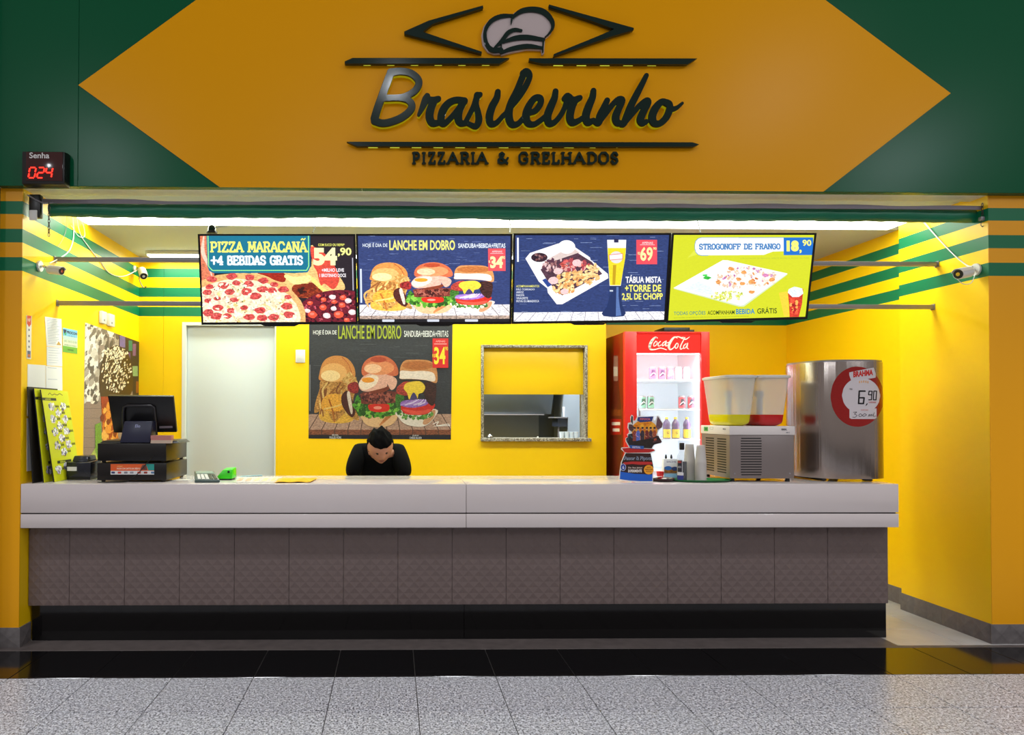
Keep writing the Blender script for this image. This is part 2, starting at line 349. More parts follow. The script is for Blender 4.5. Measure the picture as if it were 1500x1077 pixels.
    def serif(s, t, x0, y0, x1, y1, col, wd, gap=.22, sf=1):
        tot = sum((.45 if c in 'I' else .6 if c == ' ' else 1.15 if c == 'M' else 1)+gap for c in t)-gap; x = x0; u = (x1-x0)/tot; s.L += 1
        h = y1-y0
        for c in t:
            cw = (.45 if c in 'I' else .6 if c == ' ' else 1.15 if c == 'M' else 1)*u
            b = 'A' if c == 'Ã' else c
            if b in GL:
                st, sp = GL[b]
                for P in st: s.line([(x+p[0]*cw, y1-wd/2-p[1]*(h-wd)) for p in P], wd, col, 0, 0, 1)
                for p in (sp if sf else []):
                    X = x+p[0]*cw; Y = y1-wd/2-p[1]*(h-wd); s.rect(X-wd*.95, Y-wd*.4, X+wd*.95, Y+wd*.4, col, 0, 0)
                if c == 'Ã': s.line([(x+cw*.2, y0-h*.14), (x+cw*.4, y0-h*.24), (x+cw*.6, y0-h*.14), (x+cw*.85, y0-h*.26)], wd*.6, col, 0, 0)
            x += cw+gap*u
    def scan(s, pts, n, col, nz=0, up=1):     # polygon cut into n upright strips so that it can wrap round a curve
        s.L += up; xs = [p[0] for p in pts]; x0, x1 = min(xs), max(xs); cols = []
        for i in range(n+1):
            x = x0+(x1-x0)*min(max(i/n, .002), .998); ys = []
            for (ax, ay), (bx, by) in zip(pts, pts[1:]+pts[:1]):
                if (ax <= x) != (bx <= x): ys.append(ay+(by-ay)*(x-ax)/(bx-ax))
            if ys: cols.append((x, min(ys), max(ys)))
        for (xa, a0, a1), (xb, b0, b1) in zip(cols, cols[1:]): s.poly([(xa, a0), (xb, b0), (xb, b1), (xa, a1)], col, nz, 0)
    def build(s, name, m, parent=None):
        me = bpy.data.meshes.new(name); me.from_pydata(s.V, [], s.F)
        a = me.color_attributes.new('Col', 'FLOAT_COLOR', 'CORNER'); buf = []
        for p, c in zip(me.polygons, s.C): buf += list(c)*p.loop_total
        a.data.foreach_set('color', buf); me.materials.append(m)
        o = bpy.data.objects.new(name, me); COL.objects.link(o)
        if parent is not None: o.parent = parent; o.matrix_parent_inverse = Matrix.Translation(-parent.location)
        return o
def quadfn(TL, TR, BR, BL, nrm, step=.00012):
    TL, TR, BR, BL, nrm = [Vector(p) for p in (TL, TR, BR, BL, nrm)]
    def f(u, v, l): return (TL*(1-u)+TR*u)*(1-v)+(BL*(1-u)+BR*u)*v+nrm*(step*l)
    return f
UNIT = [(0, 0), (1, 0), (1, 1), (0, 1)]
# ------------------------------------------------------------------ base materials
WALL = striped(); PIER = striped('yellow_wall_bands_dim_light_tone', FAC)  # PIER: the same wall paint with dimmer mall light put into its colour
SCREEN = print_mat('lcd_picture', emit=1.15, nscale=110)
PAPER = print_mat('printed_sheet', rough=.45, nscale=110)
GLOSSP = print_mat('glossy_print', rough=.18, nscale=110)
mat('yellow_facade', FAC, .30, spec=.1, bump=.03, bscale=30); mat('green_facade', (0, 88, 54), .25, spec=.15, bump=.03, bscale=30)
mat('ceiling_paint', (196, 206, 208), .7, bump=.05); mat('soffit', (238, 238, 226), .5, noise=.15)
mat('white_slab', (214, 204, 203), .16, coat=.3); mat('brown_tile', (110, 95, 92), .42, noise=.12, nscale=9)
mat('black_granite', (12, 11, 12), .09, noise=.5, nscale=60); mat('grout', (70, 66, 64), .8)
granite_mat('grey_granite', (216, 217, 225), (40, 40, 46), (196, 196, 200), .28, 105, .672)
granite_mat('hatch_granite', (222, 214, 196), (50, 45, 42), (150, 140, 125), .3, 170, .70)
mat('black_floor', (14, 13, 15), .10, noise=.5, nscale=40); mat('threshold', (84, 76, 74), .5, noise=.5, nscale=15)
mat('shop_tile', (172, 170, 168), .22, noise=.15, nscale=6); mat('skirting', (105, 100, 100), .5, noise=.35, nscale=30)
mat('black_plastic', (16, 16, 18), .35); mat('bezel', (10, 10, 12), .2); mat('dark_green_letter', (3, 34, 28), .12, spec=.3)
mat('letter_side', (190, 190, 20), .4, emit=.22, emitc=(200, 200, 10)); mat('steel', (165, 162, 162), .32, 1, bump=.02, stretch=(1, 1, .05))
mat('aluminium', (150, 146, 152), .4, .35); mat('white_plastic', (225, 225, 222), .35); mat('door_paint', (204, 210, 212), .45)
mat('green_canvas', (8, 112, 80), .38, noise=.25, nscale=12, bump=.5, bscale=18, stretch=(.4, 1, 1)); mat('grey_flap', (130, 122, 132), .5, noise=.1)
mat('lamp_tube', (255, 255, 250), .4, emit=6.0, emitc=(250, 255, 240)); mat('chain_metal', (90, 88, 84), .4, .9)
mat('red_led', (255, 20, 10), .4, emit=5.0, emitc=(255, 30, 15)); mat('grey_metal', (128, 124, 122), .45, .3)
mat('led_dash', (230, 255, 60), .4, emit=.7, emitc=(235, 250, 80)); mat('white_paint', (232, 230, 225), .5)
# ------------------------------------------------------------------ the setting
XL, XR, XR2, YB, YB2, XP, ZC = -2.346, 3.853, 3.95, 2.06, 2.54, 1.985, 2.92
# floor: granite slabs of the mall, black border slabs, threshold, shop tiles
fl = struct('floor')
G().box(-7, 8, -7, 3.6, -.06, -.006).build('floor_bed', 'grout', fl)
T = .4505; X0 = .127; Y0 = -.53; gp = .0021
def tile_mesh(w_, d, m, name):
    g = G().box(gp, w_-gp, gp, d-gp, -.03, 0); return g.build(name, m, fl, bev=.0012, seg=1)
src = tile_mesh(T, T, 'grey_granite', 'granite_tile'); src.location = (X0, Y0-T, 0)
for r in range(1, 9):
    for c in range(-8, 12):
        if (r, c) != (1, 0): share(src, 'granite_tile', (X0+c*T, Y0-r*T, 0), fl)
src = tile_mesh(T, -.072-Y0, 'black_floor', 'black_border_tile'); src.location = (X0, Y0, 0)
for c in range(-8, 12):
    if c: share(src, 'black_border_tile', (X0+c*T, Y0, 0), fl)
G().box(XR+.0, 5, -.071, -.031, -.03, .001).box(-2.6, 3.22, -.071, .128, -.03, .0012).box(3.22, XR, -.071, -.031, -.03, .001).build('threshold_strip', 'threshold', fl, bev=.001, seg=1)
src = tile_mesh(.60, .34, 'shop_tile', 'shop_tile'); src.location = (-2.35, -.03, 0)
first = True
for r in range(8):
    for c in range(11):
        if first: first = False; continue
        share(src, 'shop_tile', (-2.35+c*.6, -.03+r*.34, 0), fl)
src0 = src
# left pier and wall
wl = struct('wall_left')
G().box(-2.486, XL, -.004, -.0003, .0, 2.895).build('pier_front_dim_light_tone', PIER, wl)  # thin sheet carrying the wall paint as toned by mall light
G().box(-2.485, XL, 0, YB+.15, 0, 3.0).build('wall_face', WALL, wl)
sk(G().box(-3.4, -2.49, -.12, .1, 0, 4.6).build('trim_1', 'grey_metal', None))
# right pier and wall (two planes with a small step)
wr = struct('wall_right')
G().box(XR, 5.0, -.004, -.0003, .0, 2.895).build('pier_front_dim_light_tone', PIER, wr)  # pier front sheet, mall light tone painted in as on the left
G().box(XR, 5.0, 0, .81, 0, 3.0).build('pilaster', WALL, wr)
G().box(XR2, 5.0, .811, YB2+.1, 0, 3.0).build('wall_face', WALL, wr)
# rear walls
wb = struct('wall_back')
dx0, dx1, dz = -1.948, -1.083, 2.318
hx0, hx1, hz0, hz1 = .815, 1.810, 1.222, 2.118
G().box(XL-.1, -2.121, YB, YB+.1, 0, 3.0).build('wall_panel', WALL, wb)
G().box(-2.119, dx0, YB, YB+.1, 0, 3.0).build('wall_panel', WALL, wb)
G().box(dx0, dx1, YB, YB+.1, dz, 3.0).build('wall_panel', WALL, wb)
G().box(dx1, .0, YB, YB+.1, 0, 3.0).build('wall_panel', WALL, wb)
G().box(.002, hx0, YB, YB+.1, 0, 3.0).build('wall_panel', WALL, wb)
G().box(hx0, hx1, YB, YB+.1, 0, hz0).build('wall_panel', WALL, wb)
G().box(hx0, hx1, YB, YB+.1, hz1, 3.0).build('wall_panel', WALL, wb)
G().box(hx1, XP, YB, YB+.1, 0, 3.0).build('wall_panel', WALL, wb)
G().box(XP-.10, XP, YB+.101, 3.5, 0, 3.0).build('wall_panel', WALL, wb)
G().box(XP+.001, XR2, YB2, YB2+.1, 0, 3.0).build('wall_panel', WALL, wb)
# kitchen shell behind the hatch
sk(G().box(-2.4, 1.88, 3.4, 3.5, 0, 3.0).build('wall_kitchen', mat('kitchen_steel', (96, 102, 106), .38, .3, bump=.05), None))
sk(G().box(1.80, 1.884, 2.3, 3.399, 0, 3.0).build('wall_kitchen_right', mat('kitchen_tile', (150, 160, 172), .4), None))
sk(G().box(-2.5, -2.4, YB+.16, 3.5, 0, 3.0).build('wall_kitchen_side', 'grey_metal', None))
# ceiling
ce = struct('ceiling')
G().box(XL-.1, 4.4, .14, .44, ZC, ZC+.1).build('ceiling_panel', 'ceiling_paint', ce)
G().box(XL-.1, 4.4, .94, 3.5, ZC, ZC+.1).build('ceiling_panel', 'ceiling_paint', ce)
G().box(XL-.1, 4.4, .44, .94, ZC+.02, ZC+.1).build('light_recess', 'ceiling_paint', ce)
# underside of the header with its pale casing
sk(G().box(XL-.14, 5.0, -.055, .14, 2.896, 2.93).build('trim_2', 'soffit', None))
# header board: green panels with the yellow rhombus
wf = struct('wall_front')
YF = -.06
hb = at(750, 277.5, YF).z
def fx(px, py): p = at(px, py, YF); return (p.x, YF, p.z)
ztop = 4.9
TLp = (-2.485, YF, hb)
xs = [-2.478, fx(115, 125)[0], -.2, 2.15, 4.2, 5.0]
for a, b in zip(xs, xs[1:]):
    G().box(a+.001, b-.001, YF, -.002, hb, ztop).build('facade_panel', 'green_facade', wf, bev=.0015, seg=1)
L, Rr = Vector(fx(115, 125)), Vector(fx(1392, 137))
bl, br = Vector(fx(322, 275.5)), Vector(fx(1206, 279)); tl, tr = Vector(fx(288, 0)), Vector(fx(1208, 0))
zt = tl.z; k = 0.62
apexL = L+(tl-L)*((ztop-L.z)/(tl.z-L.z)); apexR = Rr+(tr-Rr)*((ztop-Rr.z)/(tr.z-Rr.z))
P = [L, bl, br, Rr, apexR, apexL]
P[1].z = P[2].z = hb
for p in P: p.y = YF
G().prism(P, (0, -.004, 0), (0, -.0002, 0)).build('rhombus_panel', 'yellow_facade', wf)
sk(G().box(-2.49, 5.0, -.002, .138, 2.932, ztop).build('wall_header', 'ceiling_paint', None))
# skirting pieces with pressed pattern
def skirt(name, p0, p1, h, n, out):
    s = struct(name); p0 = Vector(p0); p1 = Vector(p1); d = (p1-p0); o = Vector(out)
    for i in range(n):
        a = p0+d*(i/n)+d.normalized()*.001; b = p0+d*((i+1)/n)-d.normalized()*.001; g = G()
        g.prism([a, b, b+Vector((0, 0, h)), a+Vector((0, 0, h))], o*.002, o*.010)
        L_ = (b-a).length; m = max(1, round(L_/h)); 
        for q in range(m):
            c0 = a+(b-a)*(q/m)+o*.010; c1 = a+(b-a)*((q+1)/m)+o*.010; z = Vector((0, 0, h)); md = (c0+c1)/2
            g.add([c0, md, c1, c1+z/2, c1+z, md+z, c0+z, c0+z/2, md+z/2+o*.006, (c0+md+z/2)/2+o*.004, (c1+md+z/2)/2+o*.004, (c1+md+z*1.5)/2+o*.004, (c0+md+z*1.5)/2+o*.004],
                  [(8, 1, 9), (1, 0, 9), (0, 7, 9), (7, 8, 9), (1, 8, 10), (8, 3, 10), (3, 2, 10), (2, 1, 10), (8, 5, 11), (5, 4, 11), (4, 3, 11), (3, 8, 11), (7, 6, 12), (6, 5, 12), (5, 8, 12), (8, 7, 12)])
        g.build('skirting_tile', 'skirting', s)
skirt('baseboard_right', (XR, 0, 0), (XR, .81, 0), .125, 2, (-1, 0, 0))
skirt('baseboard_right_rear', (XR2, .815, 0), (XR2, 2.54, 0), .125, 4, (-1, 0, 0))
skirt('baseboard_pier_right', (XR-.012, 0, 0), (4.95, 0, 0), .125, 3, (0, -1, 0))
skirt('baseboard_pier_left', (-2.485, 0, 0), (XL+.012, 0, 0), .125, 1, (0, -1, 0))
skirt('baseboard_left', (XL, -.008, 0), (XL, .13, 0), .125, 1, (1, 0, 0))
# door
dr = struct('door_1', (dx0, YB, 0))
G().box(dx0+.001, dx0+.035, YB-.008, YB+.1, 0, dz-.001).box(dx1-.012, dx1-.001, YB-.004, YB+.1, 0, dz-.001).box(dx0+.035, dx1-.012, YB-.008, YB+.1, dz-.03, dz-.001).build('door_frame', mat('door_frame_paint', (225, 228, 220), .4), dr)
G().box(dx0+.037, dx1-.014, YB+.035, YB+.075, .01, dz-.032).build('door_leaf', 'door_paint', dr, bev=.002)
# serving hatch = window_1
wn = struct('window_1', (hx0, YB, hz0))
def fr(a, b, c, d, e, f): return G().box(a, b, c, d, e, f)
tk = .026
fr(hx0+.001, hx0+tk, YB-.012, YB+.13, hz0+.001, hz1-.001).build('frame_jamb', 'hatch_granite', wn, bev=.002)
fr(hx1-tk, hx1-.001, YB-.012, YB+.13, hz0+.001, hz1-.001).build('frame_jamb', 'hatch_granite', wn, bev=.002)
fr(hx0+tk, hx1-tk, YB-.012, YB+.13, hz1-tk, hz1-.001).build('frame_head', 'hatch_granite', wn, bev=.002)
fr(hx0-.004, hx1+.022, YB-.055, YB+.16, hz0-.0, hz0+.03).build('sill', 'hatch_granite', wn, bev=.003)
zs = at(780, 578, YB+.06).z
fr(hx0+tk+.001, hx1-tk-.001, YB+.05, YB+.07, zs, hz1-tk-.001).build('shutter_panel', mat('yellow_shutter', YEL, .35), wn, bev=.001)
# counter
ct = thing('service_counter', (.45, .3, 0), 'long service counter with white slab top, embossed brown tile front and black plinth', 'counter')
cz0, cz1 = .747, 1.025; cxr = 3.254; sx = at(683, 740, 0).x
for a, b in ((XL+.002, sx-.0012), (sx+.0012, cxr)):
    G().box(a, b, -.0, .62, .842, cz1).build('countertop', 'white_slab', ct, bev=.003)
    G().box(a, b-(.012 if b == cxr else 0), .012, .60, .834, .842).build('slab_groove', 'grout', ct)
    G().box(a, b, 0, .30, cz0, .834).build('slab_apron', 'white_slab', ct, bev=.003)
yp = .10; zp0, zp1 = .234, .746
step = at(263, 800, yp).x-at(182.5, 800, yp).x; xa = at(182.5, 800, yp).x
pxr = at(1301, 800, yp).x
G().box(XL+.02, pxr-.003, yp+.012, .5, zp0, .834).box(XL+.02, pxr-.003, .201, .5, 0, zp0).build('counter_core', 'brown_tile', ct)
edges = [XL+.004]+[xa+step*i for i in range(-1, 14) if xa+step*i < pxr-.03 and xa+step*i > XL+.1]+[pxr]
def emboss(x0, x1):
    g = G(); g.prism([(x0, 0, zp0), (x1, 0, zp0), (x1, 0, zp1), (x0, 0, zp1)], (0, yp+.003, 0), (0, yp+.0118, 0))
    nx = max(1, round((x1-x0)/.0698)); nz = 7; y = yp+.003
    for i in range(nx):
        for j in range(nz):
            a, b = x0+.002+(x1-x0-.004)*i/nx, x0+.002+(x1-x0-.004)*(i+1)/nx; c, d = zp0+(zp1-zp0)*j/nz, zp0+(zp1-zp0)*(j+1)/nz
            mx, mz = (a+b)/2, (c+d)/2; h = .0028
            g.add([(a, y, c), (mx, y-h, c), (b, y, c), (b, y-h, mz), (b, y, d), (mx, y-h, d), (a, y, d), (a, y-h, mz), (mx, y, mz)],
                  [(0, 1, 7), (1, 8, 7), (1, 2, 3), (1, 3, 8), (3, 4, 5), (3, 5, 8), (5, 6, 7), (5, 7, 8)])
    return g
for a, b in zip(edges, edges[1:]):
    emboss(a+.001, b-.001).build('front_tile', 'brown_tile', ct)
bxr = at(1298, 900, .13).x
for a, b in ((XL+.015, sx-.001), (sx+.001, bxr)):
    G().box(a, b, .13, .2, .001, zp0-.003).build('plinth_panel', 'black_granite', ct, bev=.001, seg=1)
G().box(pxr-.06, pxr-.002, .25, .55, 0, .834).build('end_panel', 'brown_tile', ct)
# ------------------------------------------------------------------ lights as fittings
lt = thing('ceiling_light', (.75, .69, ZC), 'long white fluorescent strip light recessed across the front of the shop ceiling', 'ceiling light')
for i in range(5):
    a = XL+.01+i*1.238; G().box(a+.002, a+1.236, .45, .93, ZC-.006, ZC+.012).build('diffuser', 'lamp_tube', lt)
l2 = thing('ceiling_light', (-.2, 1.95, ZC), 'narrow white strip light at rear of ceiling above the striped back wall', 'ceiling light')
G().box(-2.2, 1.9, 1.80, 2.0, ZC-.03, ZC-.001).build('light_tray', 'white_paint', l2, bev=.003)
G().box(-2.19, 1.89, 1.81, 1.99, ZC-.042, ZC-.031).build('diffuser', 'lamp_tube', l2)
# rolled-up awning
aw = thing('rolled_canvas_awning', (.75, .12, 2.795), 'rolled-up green canvas blind with grey flap under the header board', 'awning')
axl, axr = at(74, 305, .12).x, at(1436, 305, .12).x
g = G(); n = 120; m_ = 14; V = []; F = []
for i in range(n+1):
    x = axl+(axr-axl)*i/n; 
    for k_ in range(m_):
        a = 2*math.pi*k_/m_; r = .044*(1+.05*math.sin(i*1.7+3*a)+.04*math.sin(i*.6+a*2)+.03*random.random()); V.append((x, 0.12+r*.9*math.cos(a), 2.795+r*math.sin(a)-.004*math.sin(i*.11)))
for i in range(n): F += [(i*m_+k_, i*m_+(k_+1) % m_, (i+1)*m_+(k_+1) % m_, (i+1)*m_+k_) for k_ in range(m_)]
F += [tuple(range(m_)), tuple(range(n*m_+m_-1, n*m_-1, -1))]
g.add(V, F).build('canvas_roll', 'green_canvas', aw, smooth_=60)
g = G(); n = 60
for i in range(n):
    def zt_(t): return 2.842+.003*math.sin(t*.43)+.003*math.sin(t*1.1+2)-(.004 if 6 < t < 14 else 0)
    x0_, x1_ = axl-.05+(axr+.05-axl+.05)*i/n, axl-.05+(axr+.1-axl)*(i+1)/n
    g.hexa([(x0_, .048, 2.817), (x1_, .048, 2.817), (x1_, .048, zt_(i+1)), (x0_, .048, zt_(i)), (x0_, .056, 2.817), (x1_, .056, 2.817), (x1_, .056, zt_(i+1)), (x0_, .056, zt_(i))])
g.build('flap_rail', 'grey_flap', aw)
def bracket(px, py0, label, name='roller_bracket'):
    p = at(px, py0, .06); b = thing(name, (p.x, .06, p.z), label, 'bracket')
    return b, p
b, p = bracket(52, 300, 'black metal bracket holding the left end of the rolled green blind')
G().box(p.x-.03, p.x+.045, .03, .074, p.z-.09, p.z+.06).build('bracket_plate', 'black_plastic', b, bev=.008)
G().box(p.x-.02, p.x+.03, .018, .0295, p.z-.11, p.z-.045).build('tag', 'white_plastic', b, bev=.004)
G().tube([(p.x-.03, .02, p.z+.05), (p.x+.02, .02, p.z+.02), (p.x+.07, .03, p.z-.0), (p.x+.12, .045, p.z+.01)], .005).build('bracket_hook', 'aluminium', b)
b, p = bracket(1440, 300, 'dark metal bracket holding the right end of the rolled green blind')
G().box(p.x-.02, p.x+.03, .03, .07, p.z-.02, p.z+.06).build('bracket_plate', 'chain_metal', b, bev=.006)
def chain(px, py0, py1, Y, label):
    a, e = at(px, py0, Y), at(px, py1, Y); t = thing('chain', a, label, 'chain'); n = max(3, round((a.z-e.z)/.021))
    for i in range(n):
        z = a.z-(i+.5)*(a.z-e.z)/n; P = []
        for k_ in range(9):
            q = 2*math.pi*k_/8; dx, dz = .0065*math.cos(q), .0145*math.sin(q); P.append((a.x+(dx if i % 2 else 0), Y+(0 if i % 2 else dx), z+dz))
        G().tube(P, .0024, 5, False).build('chain_link', 'chain_metal', t)
    return t, a, e
chain(72, 297, 346, .035, 'short steel chain hanging at the left end of the rolled blind')
t, a, e = chain(1439, 298, 319, .035, 'short steel chain with clasp hanging at the right end of the rolled blind')
G().box(e.x-.018, e.x+.022, .022, .048, e.z-.02, e.z+.005).build('clasp', 'aluminium', t, bev=.003)
G().tube([(e.x-.008, .035, e.z-.02), (e.x-.01, .035, e.z-.05), (e.x, .035, e.z-.06), (e.x+.01, .035, e.z-.05), (e.x+.008, .035, e.z-.02)], .0025, 6).build('ring', 'chain_metal', t)
# rails that carry the screens
for py, Y, xl, lab in ((383.5, .43, 'upper square aluminium rail spanning the shop behind the menu screens', 0), (447, .47, 'lower square aluminium rail spanning the shop behind the menu screens', 0)):
    z = at(700, py, Y).z; r = thing('screen_rail', (.75, Y, z), xl, 'rail')
    G().box(XL+.003, XR-.003, Y-.014, Y+.014, z-.015, z+.015).build('tube', 'aluminium', r, bev=.002)
    for x in (XL+.002, XR-.006): G().box(x, x+.004, Y-.02, Y+.02, z-.021, z+.021).build('end_plate', 'aluminium', r)
# ------------------------------------------------------------------ sign on the facade
YS = YF-.004
def fs(px, py, Y=YS): p = at(px, py, Y); return (p.x, Y, p.z)
sg = thing('shop_sign', fs(763, 150), 'raised dark green lettering and chef hat emblem on the yellow header rhombus', 'sign')
SC = FPX/4.456
def letter(strokes, ox, oy, sc, name='letter', back=True, d0=.030, d1=.046, wk=1.12):
    global _li; _li = globals().get('_li', 0)+1; d1 = d1+(.0009 if _li % 2 else 0); d0 = d0+(.0009 if _li % 2 else 0)
    def fn(x, y): p = at(ox+x/sc, oy+y/sc, YS-.04); return (p.x, 0, p.z)
    sx_ = [[(a, b, c*wk) for a, b, c in S] for S in strokes]
    g = G().strokes(sx_, fn, YS-(d0+d1)/2, d1-d0, .0015)
    if back: h = G().strokes([[(a, b, c*.93) for a, b, c in S] for S in sx_], fn, YS-(d0-.0005+.002)/2, d0-.0025)
    o = g.build(name, 'dark_green_letter', sg, smooth_=40)
    if back:
        k_ = h.build('acrylic_edge', 'letter_side', sg)
        k_.parent = o; k_.matrix_parent_inverse = Matrix.Translation(-sg.location)
        o.matrix_parent_inverse = Matrix.Translation(-sg.location)
        k_.matrix_parent_inverse = Matrix.Identity(4)
    return o
A = (530, 90, 6); Bq = (760, 90, 6)
letter([[(255, 100, 60), (228, 170, 62), (180, 300, 62), (140, 410, 62), (112, 505, 64)],
        [(255, 98, 62), (340, 88, 56), (430, 105, 56), (490, 155, 58), (500, 205, 56), (465, 262, 54), (400, 300, 50), (330, 318, 48), (210, 322, 48)],
        [(210, 325, 50), (330, 325, 46), (410, 345, 52), (440, 390, 58), (420, 440, 58), (350, 495, 58), (260, 532, 58), (180, 545, 58), (112, 525, 60)]], *A)
letter([[(500, 470, 26), (530, 410, 44), (560, 340, 58), (575, 305, 46)], [(560, 325, 45), (620, 345, 58), (672, 330, 46)], [(635, 345, 60), (605, 420, 64), (595, 490, 64), (620, 542, 58), (680, 540, 42)]], *A)
letter([[(900, 350, 58), (830, 340, 50), (760, 370, 56), (710, 440, 62), (695, 520, 58), (720, 552, 46), (780, 500, 44), (840, 430, 44), (890, 360, 50)], [(895, 350, 56), (855, 440, 60), (848, 510, 62), (870, 545, 52), (910, 545, 42)]], *A)
letter([[(905, 545, 40), (930, 500, 40), (980, 400, 42), (1015, 310, 50), (1040, 292, 40)], [(1015, 300, 55), (1003, 370, 45), (1020, 450, 50), (1028, 520, 56), (1000, 572, 46), (940, 550, 38), (905, 535, 36)]], *A)
letter([[(1195, 270, 46), (1185, 325, 54), (1145, 400, 60), (1120, 490, 62), (1135, 550, 52), (1185, 540, 42), (1240, 480, 38), (1285, 440, 38)]], *A)
letter([[(1275, 440, 40), (1370, 330, 44), (1440, 220, 48), (1475, 130, 46), (1450, 88, 50), (1415, 105, 48)], [(1425, 105, 54), (1365, 250, 50), (1310, 370, 58), (1290, 470, 64), (1315, 550, 56), (1370, 550, 44), (1420, 500, 42)]], *A)
letter([[(95, 455, 40), (150, 430, 48), (190, 370, 50), (188, 322, 46), (140, 325, 50), (90, 390, 56), (62, 470, 62), (78, 540, 56), (130, 555, 44), (190, 520, 42), (235, 480, 38)]], *Bq)
letter([[(322, 265, 46), (312, 325, 54), (280, 400, 62), (252, 480, 62), (265, 545, 54), (315, 535, 44), (370, 470, 42), (405, 400, 42), (425, 335, 45)]], *Bq)
letter([[(402, 328, 46), (430, 303, 46), (475, 345, 58), (535, 322, 44)], [(490, 345, 58), (462, 410, 62), (448, 490, 62), (468, 538, 56), (520, 525, 44), (565, 495, 40)]], *Bq)
letter([[(655, 260, 46), (646, 318, 54), (612, 400, 62), (588, 480, 62), (605, 538, 54), (655, 520, 42)]], *Bq)
letter([[(775, 345, 46), (745, 410, 52), (712, 480, 58), (698, 540, 56), (655, 520, 38)], [(700, 540, 44), (760, 465, 42), (820, 385, 44), (875, 335, 46), (908, 345, 50), (875, 420, 56), (850, 490, 60), (865, 540, 54), (912, 545, 42)]], *Bq)
letter([[(1120, 125, 38), (1085, 195, 46), (1030, 300, 54), (980, 400, 56), (945, 490, 56), (915, 552, 52), (865, 530, 38)], [(925, 545, 44), (990, 470, 42), (1060, 390, 44), (1120, 345, 46), (1135, 365, 52), (1095, 440, 58), (1068, 510, 60), (1085, 545, 48), (1120, 530, 40)]], *Bq)
letter([[(1310, 375, 50), (1260, 355, 50), (1205, 405, 60), (1172, 480, 62), (1185, 540, 56), (1235, 548, 50), (1290, 500, 54), (1322, 430, 54), (1322, 375, 48), (1285, 355, 42)], [(1330, 425, 46), (1385, 410, 34), (1435, 370, 24)]], *Bq)
# small serif capitals
def S_(S): return [[q[i], q[i+1]] for q in S for i in range(len(q)-1)]
def caps(txt, spans, y0, y1, sc, ox, oy, wd):
    for c, (a, b) in zip(txt, spans):
        st, sp = GL[c]; hh = y1-y0-wd; ww = b-a-wd
        S = [[(a+wd/2+p[0]*ww, y1-wd/2-p[1]*hh, wd) for p in q] for q in st]
        o = G(); 
        def fn(x, y): p = at(ox+x/sc, oy+y/sc, YS-.02); return (p.x, 0, p.z)
        S += [[(a+wd/2+p[0]*ww-wd*.62, y1-wd/2-p[1]*hh, wd*.66), (a+wd/2+p[0]*ww+wd*.62, y1-wd/2-p[1]*hh, wd*.66)] for p in sp]
        o.strokes([[(u[0], u[1], u[2]) for u in q] for q in S_(S)], fn, YS-.018, .02, .0006, 1.6)
        o.build('letter', 'dark_green_letter', sg)
caps('PIZZARIA&GRELHADOS', [(58, 118), (125, 155), (165, 222), (228, 286), (293, 372), (378, 446), (452, 482), (487, 566), (624, 706), (766, 840), (846, 918), (924, 982), (990, 1046), (1050, 1128), (1132, 1215), (1222, 1294), (1298, 1374), (1380, 1438)], 103, 188, 4.545, 590, 200, 15)
# chevrons and bars
def plate(pts, ox, oy, sc, name, m='dark_green_letter', d0=.02, d1=.04, parent=None):
    return G().prism([(lambda p: (p.x, 0, p.z))(at(ox+x/sc, oy+y/sc, YS-.03)) for x, y in pts], (0, YS-d1, 0), (0, YS-d0, 0)).build(name, m, parent or sg, bev=.0008, seg=1)
plate([(50, 197), (200, 130), (530, 38), (532, 54), (225, 150), (165, 199), (523, 320), (523, 333), (52, 212)], 580, 0, 4.167, 'chevron', d0=.01)
plate([(932, 32), (1360, 150), (1450, 175), (1448, 188), (1330, 222), (960, 348), (962, 334), (1230, 225), (1330, 182), (1200, 135), (934, 48)], 580, 0, 4.167, 'chevron', d0=.01)
for P_, dsh in (([(65, 235), (95, 222), (688, 222), (650, 244), (65, 244)], (100, 640, 246)), ([(762, 223), (1398, 224), (1362, 246), (812, 244), (762, 233)], (830, 1360, 247.5)), ([(72, 539), (1380, 541), (1405, 549), (1385, 558), (110, 556)], (130, 1370, 559))):
    o = plate(P_, 480, 0, 2.586, 'bar', d0=.012)
    n = int((dsh[1]-dsh[0])/78); g = G()
    for i in range(n):
        x = dsh[0]+(dsh[1]-dsh[0])*(i+.5)/n; a = at(480+(x-18)/2.586, dsh[2]/2.586, YS-.025); b_ = at(480+(x+18)/2.586, dsh[2]/2.586, YS-.025)
        g.box(a.x, b_.x, YS-.019, YS-.014, a.z+.001, a.z+.003)
    k_ = g.build('led_row', 'led_dash', sg); k_['kind'] = 'stuff'
# chef hat
mat('hat_white', (200, 185, 185), .4)
hat = plate([(640, 325), (600, 328), (560, 312), (530, 270), (522, 210), (535, 160), (570, 115), (640, 88), (708, 86), (750, 55), (830, 38), (905, 50), (955, 95), (970, 160), (945, 205), (912, 232), (905, 325), (893, 330), (888, 302), (800, 298), (700, 318), (645, 335)], 580, 0, 4.167, 'chef_hat', 'hat_white', .004, .022)
hat_l = [[(640, 305, 30), (585, 305, 30), (550, 260, 24), (545, 190, 22), (580, 130, 26), (640, 100, 26), (715, 95, 16)],
         [(703, 148, 5), (712, 110, 16), (760, 70, 28), (830, 57, 32), (900, 72, 34), (948, 120, 28), (958, 165, 20), (935, 205, 12), (910, 228, 8)],
         [(605, 290, 14), (650, 245, 24), (685, 200, 26), (725, 182, 22), (765, 187, 16)],
         [(645, 262, 10), (720, 235, 28), (800, 228, 30), (902, 242, 20)],
         [(640, 325, 14), (700, 300, 26), (800, 283, 30), (890, 292, 16)], [(900, 238, 10), (896, 320, 8)], [(643, 270, 7), (641, 328, 8)]]
